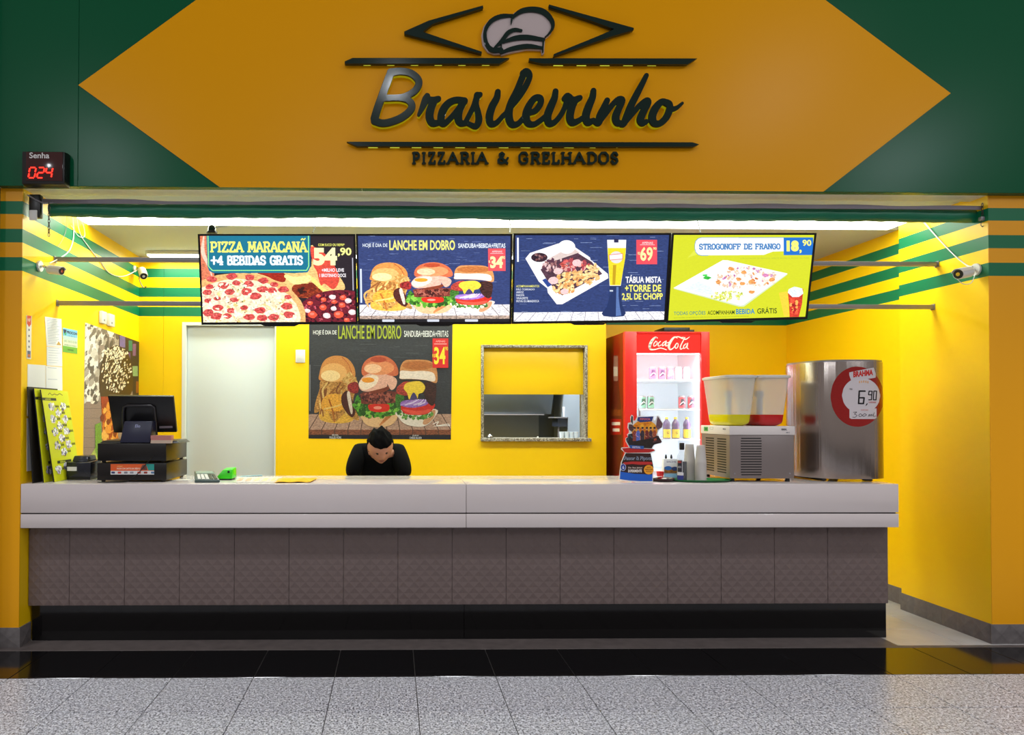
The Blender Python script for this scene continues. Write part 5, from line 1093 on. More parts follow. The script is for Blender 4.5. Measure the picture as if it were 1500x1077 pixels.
P.scan([(0, 0), (.62, 0), (.62, .62), (0, .62)], 10, (200, 200, 205)); P.scan([(.05, .04), (.57, .04), (.57, .6), (.05, .6)], 10, (30, 30, 46)); P.scan([(.1, .06), (.5, .06), (.5, .16), (.1, .16)], 6, (150, 50, 50)); P.scan([(0, .62), (.72, .62), (.72, .76), (0, .76)], 10, (206, 206, 210)); P.scan([(0, .76), (.7, .76), (.7, 1), (0, 1)], 10, (40, 50, 130)); P.text('SHOYU', .15, .3, .5, .4, (190, 190, 200), .02)
P.build('label', PAPER, t)
# stacked plastic cups
mat('cup_plastic', (225, 220, 215), .3, alpha=.42)
def cupstack(cx, cy, z0, n, r0, r1, h, st, lab):
    for i in range(n):
        o = G().lathe([(r0, 0), (r1, h), (r1+.0018, h), (r1+.0018, h-.003), (r0+.001, .001)][:3]+[(r1+.0018, h-.004), (r1-.001, h-.001), (r0-.001, .002)], 20, (cx, cy, z0+i*st)).build('plastic_cup', 'cup_plastic', smooth_=40)
        tag(o, lab, 'cup', 'nested clear cups on the tray')
ORD = ['lowest', 'second from the bottom', 'third from the bottom', 'fourth from the bottom', 'fifth from the bottom', 'sixth from the bottom', 'sixth from the top', 'fifth from the top', 'fourth from the top', 'third from the top', 'second from the top', 'topmost']
def inverted(cx, cy, z0, n, r0, r1, h, st, lab, grp):
    src = None
    for i in range(n):
        if src is None:
            src = G().lathe([(r1+.002, 0), (r1, .004), (r0, h), (.004, h), (.004, h-.001), (r0-.001, h-.001), (r1-.0012, .003), (r1+.001, 0)], 24, (0, 0, 0)).build('plastic_cup', 'cup_plastic', smooth_=40); o = src
        else: o = bpy.data.objects.new('plastic_cup', src.data); COL.objects.link(o)
        o.location = (cx, cy, z0+i*st); tag(o, lab % ORD[i], 'cup', grp)
sc_ = .17+4.52
inverted(at(1011, 700, .20).x+.0, .21, tz+.0055, 12, .027, .036, .115, .0115, 'clear plastic cup, %s, in the left upside-down stack on green tray', 'left nested stack of clear cups')
inverted(at(1027.5, 700, .12).x, .13, tz+.0055, 12, .026, .036, .115, .0112, 'clear plastic cup, %s, in the right upside-down stack on green tray', 'right nested stack of clear cups')
# juice dispenser
jx0, jx1 = at(1069, 680, .15).x, at(1163.3, 680, .15).x; jy0, jy1 = .15, .58
jz0, jz1, jz2 = tz+.022, at(1100, 637.5, .15).z, at(1100, 624.5, .15).z
t = thing('juice_dispenser', ((jx0+jx1)/2, .36, tz), 'two-bowl refrigerated juice dispenser with yellow and red drinks', 'juice dispenser')
G().box(jx0, jx1, jy0, jy1, jz0, jz1).build('body', mat('warm_grey_steel', (142, 132, 130), .4, .55), t, bev=.003)
G().box(jx0-.004, jx1+.004, jy0-.006, jy1+.004, jz1+.0005, jz2).build('top_band', mat('band_white', (222, 214, 212), .35), t, bev=.004)
mat('slot_dark', (26, 24, 24), .6)
for i in range(15):
    z = jz1-.022-i*.0172; a_, b_ = at(1085, 650, .15).x, at(1115.5, 650, .15).x
    G().box(a_+.0+(.003 if i in (0, 14) else 0), b_-(.003 if i in (0, 14) else 0), jy0-.0006, jy0+.001, z-.0035, z+.0035).build('vent_slot', 'slot_dark', t)
for k_ in range(2):
    for i in range(14):
        z = jz1-.03-i*.0172; y0_ = jy0+.05+k_*.18; G().box(jx0-.0006, jx0+.001, y0_, y0_+.13, z-.0045, z+.0045).build('vent_slot', 'slot_dark', t)
for x in (jx0+.03, jx1-.03):
    for y in (jy0+.03, jy1-.03): G().lathe([(.016, .0005), (.013, .0225)], 14, (x, y, tz)).build('foot', 'black_plastic', t)
for x in (jx0+.032, jx1-.03): 
    s__ = G().lathe([(.006, 0), (.006, .002), (.003, .003)], 10).build('screw', 'aluminium', t); s__.data.transform(Matrix.Translation((x, jy0-.0002, jz0+.032)) @ Matrix.Rotation(math.pi/2, 4, 'X'))
mat('bowl_plastic', (232, 236, 234), .22, alpha=.46); mat('yellow_juice', (216, 206, 24), .2); mat('red_juice', (196, 34, 34), .2)
zl = at(1100, 607.5, .2).z; zt2 = at(1100, 549, .15).z
bw = (jx1-jx0)
def bowl(xa, xb, nm, jm):
    o1, o2 = [], []
    def ring(z, ins, r=.035, x0=xa, x1=xb):
        x0, x1, y0, y1 = x0+ins, x1-ins, jy0+.012+ins, jy1-.03-ins; P = []
        for cx, cy, a in ((x1-r, y0+r, -90), (x1-r, y1-r, 0), (x0+r, y1-r, 90), (x0+r, y0+r, 180)):
            P += [(cx+r*math.cos(math.radians(a+t_)), cy+r*math.sin(math.radians(a+t_)), z) for t_ in (0, 30, 60, 90)]
        return P
    def loft(rings, nm, m, par, top=True):
        g = G(); n = 16; V = [p for r in rings for p in r]; F = []
        for i in range(len(rings)-1): F += [(i*n+k, i*n+(k+1) % n, (i+1)*n+(k+1) % n, (i+1)*n+k) for k in range(n)]
        F += [tuple(range(n-1, -1, -1)), tuple(range((len(rings)-1)*n, len(rings)*n))] if top else [tuple(range(n-1, -1, -1))]
        g.add(V, F); return g.build(nm, m, par, smooth_=50)
    zb = jz2+.001; ht = zt2-zb
    def ins(z): return .030*(1-(z-zb-.03)/(ht-.03)) if z > zb+.03 else .03+.03*(1-(z-zb)/.03)**2
    zs = [zl+.0005, zl+.06, zt2-.02]
    b_ = loft([ring(z, ins(z)) for z in zs], 'bowl', 'bowl_plastic', t, True)
    zs = [zb, zb+.008, zb+.018, zb+.03, zl]
    j_ = loft([ring(z, ins(z)+.0005) for z in zs], 'juice', jm, t)
    loft([ring(zt2-.0195, -.004), ring(zt2-.006, -.006), ring(zt2, .008)], 'lid', mat('lid_white', (226, 224, 220), .35, alpha=.85), t)
    c = ((xa+xb)/2, (jy0+jy1)/2); G().lathe([(.02, 0), (.02, ht*.55), (.03, ht*.56), (.03, ht*.66), (.015, ht*.67)], 16, (c[0], c[1], zl+.001 if False else zb+.012)).build('impeller', 'lid_white', t)
mx = jx0+bw*.463
bowl(jx0-.012, mx-.002, 'y', 'yellow_juice'); bowl(mx+.002, jx1-.008, 'r', 'red_juice')
G().box(jx0+.08, jx0+.1, jy0-.03, jy0-.0065, jz2-.03, jz2-.01).box(jx0+.001, jx0+.002, jy0, jy0+.001, jz2, jz2+.001)
P = Print([(0, 0), (462, 0), (462, 62), (0, 62)], quadfn((jx0, jy0-.0066, jz2-.003), (jx1, jy0-.0066, jz2-.003), (jx1, jy0-.0066, jz1+.003), (jx0, jy0-.0066, jz1+.003), (0, -1, 0)))
P.text('IBBL', 368, 14, 410, 28, (50, 50, 60), .03); P.text('BBS-2', 402, 40, 428, 50, (110, 110, 120)); P.build('maker_label', PAPER, t)
P = Print([(0, 0), (190, 0), (190, 62), (0, 62)], quadfn((jx0-.0046, jy1, jz2-.003), (jx0-.0046, jy0, jz2-.003), (jx0-.0046, jy0, jz1+.003), (jx0-.0046, jy1, jz1+.003), (-1, 0, 0)))
P.rect(22, 8, 52, 44, (90, 170, 90)); P.rect(30, 16, 46, 36, (30, 110, 60), .3); P.line([(64, 10), (88, 10), (84, 30), (66, 26), (64, 10)], 2, (150, 160, 150), k=1); P.text('4G', 150, 14, 170, 26, (60, 60, 80), .03); P.build('side_label', PAPER, t)
# beer chiller
bcx, bcy, ba, bb, ex = 3.086, .41, .268, .28, 2/2.6
def sup(th, r=1.0): c, s__ = math.cos(th), math.sin(th); return (bcx+ba*r*math.copysign(abs(c)**ex, c), bcy+bb*r*math.copysign(abs(s__)**ex, s__))
bz0, bz1 = at(1230, 702, .14).z-.0, at(1230, 529.5, .14).z
t = thing('beer_chiller', (bcx, bcy, tz), 'tall rounded stainless steel beer chiller with a red 6,90 price disc', 'drink dispenser')
g = G(); n = 72; V = []
for z, r in ((bz0, 1), (bz0+.002, 1.002), (bz1-.002, 1.002), (bz1, 1)):
    V += [(*sup(2*math.pi*i/n, r), z) for i in range(n)]
F = []
for j in range(3): F += [(j*n+i, j*n+(i+1) % n, (j+1)*n+(i+1) % n, (j+1)*n+i) for i in range(n)]
F += [tuple(range(n-1, -1, -1)), tuple(range(3*n, 4*n))]
ms = mat('brushed_shell', (168, 158, 152), .22, 1, bump=1, bscale=30, stretch=(1, 1, .006)); nt = ms.node_tree
g.add(V, F).build('shell', ms, t, smooth_=50)
g = G(); V = []
for z in (bz1+.0005, bz1+.012): V += [(*sup(2*math.pi*i/n, .985), z) for i in range(n)]
g.add(V, [(i, (i+1) % n, n+(i+1) % n, n+i) for i in range(n)]+[tuple(range(n-1, -1, -1)), tuple(range(n, 2*n))]).build('lid', 'steel', t)
V = []
for z in (tz+.001, bz0-.0005): V += [(*sup(2*math.pi*i/n, .93), z) for i in range(n)]
x_a = at(1206, 700, .2).x
G().box(bcx-.21, x_a+.02, bcy-.22, bcy+.2, tz+.001, bz0-.0005).build('plinth', 'black_plastic', t, bev=.02)
f_ = at(1277, 703, .17); G().box(f_.x-.022, f_.x+.022, bcy-.215, bcy-.175, tz+.001, bz0-.0005).build('foot', 'black_plastic', t); G().box(f_.x-.022, f_.x+.022, bcy+.15, bcy+.19, tz+.001, bz0-.0005).build('foot', 'black_plastic', t)
# disc: wrap along arc length
TH = np.linspace(-math.pi, 0, 800); PTS = np.array([sup(a) for a in TH]); AL = np.concatenate([[0], np.cumsum(np.hypot(*np.diff(PTS, axis=0).T))])
def px_of(p): d = Vector(p)-CAMP; return PPX+FPX*d.dot(RT)/d.dot(FW)
PXS = np.array([px_of((x, y, 1.5)) for x, y in PTS])
vis = np.argmax(PXS); 
def s_of(px): i = int(np.argmin(np.abs(PXS[:vis]-px))); return AL[i]
s0, s1 = s_of(1216.5), AL[vis]+.012
zt3, zb3 = at(1250, 537.5, .14).z, at(1250, 625, .14).z; Rz = (zt3-zb3)/2; zc3 = (zt3+zb3)/2
def wrap(x, y, l):   # crop coordinates of the label -> shell; x by visible position, y by height
    px = 1190+x/8.973; i = int(np.clip(np.searchsorted(PXS[:vis], px), 1, vis-1)); k_ = (px-PXS[i-1])/max(1e-6, PXS[i]-PXS[i-1]); k_ = min(max(k_, 0), 1)
    q = PTS[i-1]*(1-k_)+PTS[i]*k_; c = np.array([q[0]-bcx, q[1]-bcy]); c = c/np.hypot(*c)
    q = q+c*(.0016+l*.00012); z = zt3-(y-150)*(zt3-zb3)/(940-150); return (q[0], q[1], z)
P = Print(None, wrap)
disc = [(590+350*math.cos(a), 545+398*math.sin(a)) for a in [2*math.pi*i/48 for i in range(48)]]
P.scan(disc, 34, (150, 16, 12), .1)
lab = [(490, 335), (485, 225), (510, 205), (830, 155), (832, 290), (800, 300)]
body = [(640+250*math.cos(a), 530+235*math.sin(a)) for a in [2*math.pi*i/40 for i in range(40)]]
P.scan(body, 26, (212, 204, 208)); P.scan([(485, 700), (840, 700), (840, 825), (825, 840), (500, 840), (485, 825)], 14, (212, 204, 208)); P.scan([(488, 335), (486, 225), (830, 155), (832, 290), (800, 300), (600, 325)], 14, (206, 200, 204))
for i in range(5): P.ell(620+i*27, 345-abs(i-2)*-4, 8, 18, (224, 170, 110), n=8)
V_, F_ = text_tris('BRAHMA', .05); P.raw([(538+u*258, 292-v*78-u*32) for u, v in V_], F_, (200, 40, 36))
P.line([(690, 472), (615, 472), (605, 636), (668, 636), (678, 560), (612, 560)], 20, (24, 24, 28), k=1); P.line([(715, 640, 14), (700, 662, 8)], 12, (24, 24, 28), k=1)
P.line([(775, 520), (735, 520), (742, 472), (782, 472), (772, 586), (738, 586)], 13, (24, 24, 28), k=1); P.line([(805, 470), (840, 470), (832, 586), (796, 586), (805, 470)], 13, (24, 24, 28), k=1)
P.text('R$', 490, 435, 525, 458, (90, 80, 80)); P.text('UNIDADE', 738, 610, 828, 628, (200, 90, 90), .02); P.text('CHOPP CLARO', 632, 715, 728, 728, (210, 110, 100))
P.line([(535, 752), (580, 750), (550, 775), (582, 790), (560, 815), (525, 815)], 5, (30, 30, 34)); P.line([(625, 770), (605, 790), (622, 808), (648, 790), (628, 770)], 5, (30, 30, 34)); P.line([(680, 768), (655, 790), (668, 806), (705, 785), (682, 768)], 5, (30, 30, 34))
P.line([(728, 806), (742, 778), (748, 802), (768, 776), (768, 804)], 5, (30, 30, 34)); P.line([(788, 775), (780, 800)], 4, (30, 30, 34)); P.line([(805, 755), (792, 803), (826, 800)], 5, (30, 30, 34))
P.build('price_disc', GLOSSP, t)
# ------------------------------------------------------------------ drinks fridge
FY = 1.76; fX0, fX1 = at(915.5, 560, FY).x, at(1040, 560, FY).x; fz1 = at(975, 485.8, FY).z; FB = 2.42
t = thing('drinks_fridge', ((fX0+fX1)/2, 2.08, 0), 'tall red glass-door drinks fridge glowing white inside against the rear wall', 'fridge')
mat('fridge_red', (222, 40, 36), .3); mat('fridge_side', (150, 20, 14), .3)
gx0, gx1 = at(933, 560, FY).x, at(1027.5, 560, FY).x; hz_ = at(975, 517, FY).z; zi0 = .42
mat('fridge_white', (240, 248, 255), .4)
G().box(fX0, fX0+.03, FY+.05, FB, .06, fz1-.004).box(fX1-.03, fX1, FY+.05, FB, .06, fz1-.004).box(fX0+.03, fX1-.03, FY+.05, FB, fz1-.12, fz1-.004).box(fX0+.03, fX1-.03, FY+.05, FB, .06, zi0).box(fX0+.03, fX1-.03, FB-.03, FB, zi0, fz1-.12).build('cabinet', 'fridge_red', t, bev=.002)
G().box(fX0+.031, fX1-.031, FB-.036, FB-.031, zi0, fz1-.121).box(fX0+.031, fX0+.036, FY+.06, FB-.036, zi0, fz1-.121).box(fX1-.036, fX1-.031, FY+.06, FB-.036, zi0, fz1-.121).build('liner', 'fridge_white', t)
G().box(fX0, gx0, FY, FY+.048, .1, fz1).box(gx1, fX1, FY, FY+.048, .1, fz1).box(gx0, gx1, FY, FY+.048, fz1-.02, fz1).box(gx0, gx1, FY+.006, FY+.048, .1, zi0).build('door_frame', 'fridge_red', t, bev=.003)
hd = G().box(gx0+.004, gx1-.004, FY+.008, FY+.048, hz_, fz1-.021).build('header_panel', mat('header_red', (226, 34, 30), .3, emit=.55, emitc=(235, 30, 26)), t)
G().box(gx0+.001, gx1-.001, FY+.02, FY+.026, zi0+.002, hz_-.002).build('door_glass', mat('door_glass', (255, 255, 255), .02, alpha=.08), t)
for x in (fX0+.037, fX1-.057): G().box(x, x+.02, FY+.052, FY+.07, zi0+.02, hz_).build('led_strip', mat('fridge_led', (255, 255, 255), .4, emit=5.5, emitc=(240, 248, 255)), t)
G().box(fX0+.06, fX1-.06, FY+.08, FY+.12, hz_-.004, hz_).build('led_strip', 'fridge_led', t)
lamp('fridge_lamp', ((fX0+fX1)/2, FY+.09, hz_-.03), 2, .55, (.93, .97, 1), .05)
for x in (fX0+.07, fX1-.07):
    lamp('fridge_lamp', (x, FY+.075, 1.4), 3.4, .03, (.93, .97, 1), 1.3, rot=(math.radians(90), 0, 0))
G().box(fX0+.02, fX1-.02, FY+.06, FB-.02, 0.001, .06).build('plinth', 'black_plastic', t)
G().tube([(gx0+.012, FY-.002, 1.15), (gx0+.012, FY-.03, 1.17), (gx0+.012, FY-.03, 1.5), (gx0+.012, FY-.002, 1.52)], .008, 8).build('door_handle', 'aluminium', t)
shz = [at(975, y, FY+.12).z for y in (556, 599, 643, 690)]
for z in shz: G().box(fX0+.037, fX1-.037, FY+.12, FB-.04, z-.012, z).build('shelf', mat('shelf_white', (235, 240, 245), .3), t)
def hfn(x, y, l): p = at(930+x/8.975, 480+y/8.975, FY+.008); return (p.x, FY+.0076-l*.00008, p.z)
P = Print(None, hfn); W = (255, 252, 250)
for S in ([(298, 138, 12), (268, 128, 20), (225, 172, 34), (196, 235, 34), (205, 285, 24), (265, 288, 14), (340, 270, 12), (415, 292, 10)],
          [(275, 180, 12), (248, 215, 14), (252, 245, 12), (285, 225, 12), (292, 190, 10), (272, 178, 10)], [(335, 182, 12), (308, 210, 14), (312, 245, 14), (350, 225, 8)],
          [(398, 182, 12), (368, 205, 14), (362, 240, 14), (392, 222, 10), (412, 175, 12), (405, 240, 14), (432, 232, 8)], [(425, 200, 12), (448, 192, 10)],
          [(556, 138, 12), (522, 125, 20), (482, 165, 30), (447, 235, 32), (462, 288, 22), (505, 268, 12), (532, 228, 8)], [(470, 190, 6), (500, 140, 12), (560, 120, 14), (610, 135, 16), (665, 155, 14), (720, 122, 6)],
          [(550, 205, 12), (528, 240, 14), (538, 275, 12), (565, 250, 12), (566, 212, 10), (548, 204, 10)], [(660, 130, 10), (625, 190, 14), (598, 250, 16), (602, 285, 14), (630, 270, 8)], [(610, 150, 6), (620, 128, 10), (650, 130, 8)],
          [(672, 212, 12), (642, 240, 14), (642, 275, 12), (672, 255, 10), (694, 205, 14), (684, 262, 14), (706, 282, 8)]):
    P.line(S, 12, W)
P.build('logo', PAPER, t)
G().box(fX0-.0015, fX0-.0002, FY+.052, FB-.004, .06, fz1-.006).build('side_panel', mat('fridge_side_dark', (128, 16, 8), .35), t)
def sfn(x, y, l): p = atx(880+x/4.31, 470+y/4.31, fX0); return (fX0-.0018-l*.0001, p.y, p.z)
P = Print(None, sfn)
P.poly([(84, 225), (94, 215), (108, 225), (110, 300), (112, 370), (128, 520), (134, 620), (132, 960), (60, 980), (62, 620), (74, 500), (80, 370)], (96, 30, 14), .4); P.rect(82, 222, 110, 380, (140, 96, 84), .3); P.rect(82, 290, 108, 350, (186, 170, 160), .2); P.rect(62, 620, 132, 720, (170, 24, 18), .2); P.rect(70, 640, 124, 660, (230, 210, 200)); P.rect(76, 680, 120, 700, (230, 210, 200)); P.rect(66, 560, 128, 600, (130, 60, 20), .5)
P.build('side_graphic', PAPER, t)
# tin on top
a, b = at(976, 486, FY+.15), at(1022, 479.5, FY+.15); o = G().box(a.x, b.x-.05, FY+.2, FY+.45, fz1-.003, fz1+.062).box(b.x-.05, b.x, FY+.22, FY+.42, fz1-.003, fz1+.045).build('evaporator_box', 'black_plastic', None, bev=.003)
tag(o, 'low dark box lying on top of the red drinks fridge', 'box')
# cans and bottles in the fridge
def can(x, y, z, col1, col2, lab, grp, s_=1.0):
    q = thing('drink_can', (x, y, z), lab, 'can', grp); r, h = .031*s_, .118*s_
    G().lathe([(r*.8, 0), (r, .008), (r, h-.012), (r*.82, h-.001)], 16, (x, y, z)).build('can_body', 'aluminium', q, smooth_=40)
    P = Print(UNIT, cyl(x, y, r+.0004, z+.009, h-.022, -2.9, -.24)); P.scan([(0, 0), (1, 0), (1, 1), (0, 1)], 10, col1); P.scan([(.25, .15), (.75, .15), (.8, .6), (.2, .85)], 6, col2, .4); P.line([(.2, .7), (.5, .45), (.8, .6)], .08, (240, 230, 235)); P.build('wrap', PAPER, q)
    G().lathe([(r*.8, h-.001), (r*.78, h+.001)], 14, (x, y, z)).build('can_lid', 'aluminium', q)
for i, px in enumerate((955.5, 969, 981, 993, 1005)): can(at(px, 550, FY+.2).x, FY+.2, shz[0]+.0005, (226, 110, 150) if i < 3 else (236, 200, 220), (90, 40, 100) if i < 2 else (240, 200, 215), ['leftmost', 'second', 'middle', 'fourth', 'rightmost'][i]+' of five pink and white drink cans on the top fridge shelf', 'cans on the top fridge shelf')
for i, px in enumerate((941, 953)): can(at(px, 590, FY+.17).x, FY+.17, shz[1]+.0005, (120, 190, 160), (20, 80, 60), ['left', 'right'][i]+'-hand one of two green drink cans on the middle fridge shelf', 'green cans on the middle shelf')
for i, px in enumerate((998.5, 1012)): can(at(px, 590, FY+.17).x, FY+.17, shz[1]+.0005, (230, 60, 80), (30, 30, 60), ['left', 'right'][i]+'-hand one of two red drink cans on the middle fridge shelf', 'red cans on the middle shelf')
for i, px in enumerate((976.5, 989.5, 1006)):
    x, y, z = at(px, 630, FY+.17).x, FY+.17, shz[2]+.0005; q = thing('soda_bottle', (x, y, z), ['leftmost', 'middle', 'rightmost'][i]+' yellow-capped bottle of purple soda on the lower fridge shelf', 'bottle', 'purple soda bottles in the fridge')
    G().lathe([(.03, 0), (.034, .006), (.034, .09), (.031, .10), (.034, .125), (.028, .15), (.013, .17), (.012, .178)], 18, (x, y, z)).build('bottle_body', mat('purple_soda', (92, 62, 120), .15), q, smooth_=45)
    G().lathe([(.014, 0), (.0145, .016), (.012, .018)], 14, (x, y, z+.178)).build('cap', mat('yellow_cap', (240, 214, 30), .4), q)
    P = Print(UNIT, cyl(x, y, .0346, z+.008, .078, -2.9, -.24)); P.scan([(0, 0), (1, 0), (1, 1), (0, 1)], 10, (240, 206, 30)); P.text('G', .38, .2, .62, .6, (90, 50, 20), .04); P.build('label', PAPER, q)
# ------------------------------------------------------------------ kitchen seen through the hatch
k_ = thing('extractor_hood', (.9, 3.2, 1.9), 'dark stainless steel hood and splashback in the kitchen behind the hatch', 'extractor hood')
mat('dark_steel', (98, 108, 116), .4, .25, noise=.15, nscale=5)
yk = 3.3; sz_ = at(780, 606.5, yk-.3).z
G().hexa([(-.5, 2.75, 2.2), (1.72, 2.75, 2.2), (1.68, 3.0, sz_), (-.5, 3.0, sz_), (-.5, 3.38, 2.2), (1.72, 3.38, 2.2), (1.68, 3.38, sz_), (-.5, 3.38, sz_)]).build('hood', 'dark_steel', k_, bev=.004)
G().box(-.5, 1.62, 3.35, 3.39, .9, sz_-.002).build('splashback', mat('splash_steel', (142, 150, 158), .4, .1), k_)
G().box(-.5, 1.6, 2.98, 3.0, sz_-.012, sz_-.002).build('drip_rail', 'aluminium', k_)
sh = thing('wall_shelf', (1.6, 2.9, 1.45), 'small steel shelf at the right inside the kitchen hatch', 'shelf')
yq = 2.75; sz = at(830, 611, yq).z; x0_ = at(812, 611, yq).x; x1_ = 1.799
G().box(x0_, x1_, yq, yq+.3, sz-.012, sz).build('shelf_board', 'aluminium', sh); G().box(x0_+.04, x1_, yq+.02, yq+.28, sz-.1, sz-.0125).build('shelf_box', mat('blue_grey', (50, 56, 70), .5), sh); G().tube([(x0_+.07, yq+.1, sz-.1), (x0_+.07, yq+.1, .9)], .012).build('shelf_post', 'aluminium', sh)
x_ = at(834, 605, yq+.1).x
for dx, ang, i in ((0, .15, 0), (-.02, 0, 1)):
    o = G().lathe([(.022, 0), (.034, .105), (.032, .105), (.020, .002)], 18).build('paper_cup', 'white_plastic', smooth_=40); o.data.transform(Matrix.Translation((x_+dx, yq+.1+.08*i, sz+.001)) ); tag(o, ('front' if i == 0 else 'rear')+' white paper cup on the kitchen shelf inside the hatch', 'cup')
x_ = at(841, 608, yq+.08).x; o = G().box(x_-.012, x_+.035, yq+.05, yq+.1, sz+.001, sz+.022).build('sponge', mat('sponge_yellow', (206, 190, 40), .8), bev=.003); tag(o, 'small yellow sponge on the shelf inside the hatch', 'sponge')
# tubs on the sill
sz = hz0+.0302
for i, px in enumerate((822.5, 829.5, 836.8, 843.2)):
    x = at(px, 640, YB+.03).x; o = G().lathe([(.018, 0), (.023, .052), (.0245, .053), (.0245, .057), (.021, .056), (.016, .003)], 18, (x, YB+.02, sz)).build('plastic_tub', mat('tub_white', (214, 226, 240), .35), smooth_=40); tag(o, ['first', 'second', 'third', 'fourth'][i]+' from the left of the four small white tubs on the hatch sill', 'tub', 'white tubs on the hatch sill')
x = at(717.5, 640, YB+.02).x; b_ = thing('service_bell', (x, YB+.03, sz), 'chrome service bell at the left end of the hatch sill', 'bell')
G().lathe([(.034, .0005), (.032, .008)], 20, (x, YB+.03, sz)).build('base', 'black_plastic', b_); mat('chrome', (220, 220, 220), .08, 1)
G().lathe([(.028, .009), (.027, .018), (.02, .028), (.008, .033)], 20, (x, YB+.03, sz)).build('dome', 'chrome', b_, smooth_=60); G().lathe([(.004, .033), (.005, .042)], 10, (x, YB+.03, sz)).build('button', 'chrome', b_)
x = at(787.5, 640, YB+.02).x; kb = G().lathe([(.006, 0), (.009, .006), (.006, .013)], 12, (x, YB+.01, sz)).build('white_knob', 'white_plastic', smooth_=60); tag(kb, 'tiny white knob in the middle of the hatch sill', 'knob')
# ------------------------------------------------------------------ security cameras
def cctv(px, py, plane, base, aimv, label, ln, r, cabs, m='white_plastic'):
    b0 = base; t = thing('security_camera', b0, label, 'camera')
    d = Vector(aimv).normalized(); c = plane
    p0 = c-d*ln*.5; p1 = c+d*ln*.5
    G().tube([p0, p0+d*.006, p1-d*.012, p1], [r*.8, r, r, r*.96], 20).build('barrel', m, t, smooth_=40)
    up = Vector((0, 0, 1)); up = (up-d*up.dot(d)).normalized(); sd = d.cross(up)
    g = G(); P = [(math.cos(math.radians(a)), math.sin(math.radians(a))) for a in range(20, 161, 20)]
    g.prism([p0+(sd*x+up*y)*(r*1.12) for x, y in P]+[p0+(sd*x+up*y)*(r*1.04) for x, y in P[::-1]], d*.01, d*(ln+.012)); g.build('sunshield', m, t, smooth_=40)
    G().tube([p1+d*.0005, p1+d*.002], r*.86, 20).build('face', 'black_plastic', t); G().tube([p1+d*.0022, p1+d*.005], r*.36, 14).build('lens', 'chrome', t)
    return t, p0, p1, d
mat('cream_plastic', (226, 216, 190), .35)
# left, on the left wall
Bq_ = lw(57, 390); c = at(80, 397, Bq_.y+.0)
t, p0, p1, d = cctv(0, 0, Vector((Bq_.x+.115, Bq_.y-.02, c.z)), Bq_, (.9, -.35, -.16), 'white bullet security camera on the left wall near the pier, over the notices', .115, .027, None)
wallmount = lambda t, b, n, r, p: (G().tube([Vector(b)+Vector(n)*.001, Vector(b)+Vector(n)*.014], r, 18).build('wall_plate', 'white_plastic', t), G().tube([Vector(b)+Vector(n)*.014, Vector(b)+Vector(n)*.04+Vector((0, 0, -.004)), p+Vector((0, 0, -.0))], .009, 10).build('arm', 'chrome', t))
wallmount(t, Bq_, (1, 0, 0), .036, p0)
# rear left corner
Bc = lw(196, 394); c = Vector((Bc.x+.10, Bc.y-.06, Bc.z-.05))
t, p0, p1, d = cctv(0, 0, c, Bc, (.35, -.6, -.5), 'small cream security camera high on the left wall near the rear corner', .12, .034, None, 'cream_plastic')
wallmount(t, Bc, (1, 0, 0), .03, p0)
G().tube(smooth([p0, p0+Vector((-.02, 0, -.08)), p0+Vector((.02, 0, -.16)), p0+Vector((.05, -.02, -.15))], 4), .004, 6).build('lead', 'black_plastic', t)
# right
Br = atx(1431, 395, XR); c = Br+Vector((-.112, -.03, -.03))
t, p0, p1, d = cctv(0, 0, c, Br, (-.9, -.38, -.2), 'white bullet security camera on the right wall beneath a white cable', .125, .034, None)
wallmount(t, Br, (-1, 0, 0), .04, p0)
G().tube(smooth([p1+Vector((.0, .01, -.03)), p1+Vector((.05, .02, -.06)), p1+Vector((.11, .03, -.05)), Br+Vector((-.01, 0, -.03))], 4), .0025, 6).build('lead', 'white_plastic', t)
def cable(name, pts, r, m, label):
    o = G().tube([Vector(p) for p in smooth([tuple(p) for p in pts], 5)], r, 6).build(name, m, None, smooth_=60); return tag(o, label, 'cable')
def lwo(x, y, o=.006): p = atx(x, y, XL+o); return p
cable('camera_cable', [atx(106, 316, XL+.02), lwo(108, 335), lwo(107, 352), lwo(101, 368), lwo(88, 378), Vector((Bq_.x+.07, Bq_.y, Bq_.z+.02))], .004, 'white_plastic', 'white cable looping down to the camera nearest the left pier')
cable('camera_cable', [atx(112, 318, XL+.02), lwo(118, 344), lwo(130, 362), lwo(146, 382), lwo(160, 400), lwo(180, 405), Vector((Bc.x+.05, Bc.y-.02, Bc.z-.01))], .004, 'white_plastic', 'white cable running along the left wall to the rear corner camera')
cable('loose_wire', [atx(98, 314, XL+.02), lwo(97, 335), lwo(92, 350), lwo(84, 362)], .002, 'grey_metal', 'thin dark wire hanging loose on the left wall by the chain')
cable('loose_wire', [atx(115, 316, XL+.02), lwo(122, 330), lwo(124, 346), lwo(115, 346), lwo(104, 330)], .0025, 'white_plastic', 'thin white wire looped beneath the ceiling at top left')
cable('camera_cable', [atx(1345, 316, XR-.02), atx(1366, 340, XR-.006), atx(1392, 368, XR-.006), atx(1415, 388, XR-.006), Br+Vector((-.03, 0, .02))], .0045, 'white_plastic', 'white cable slanting down the right wall to its camera')
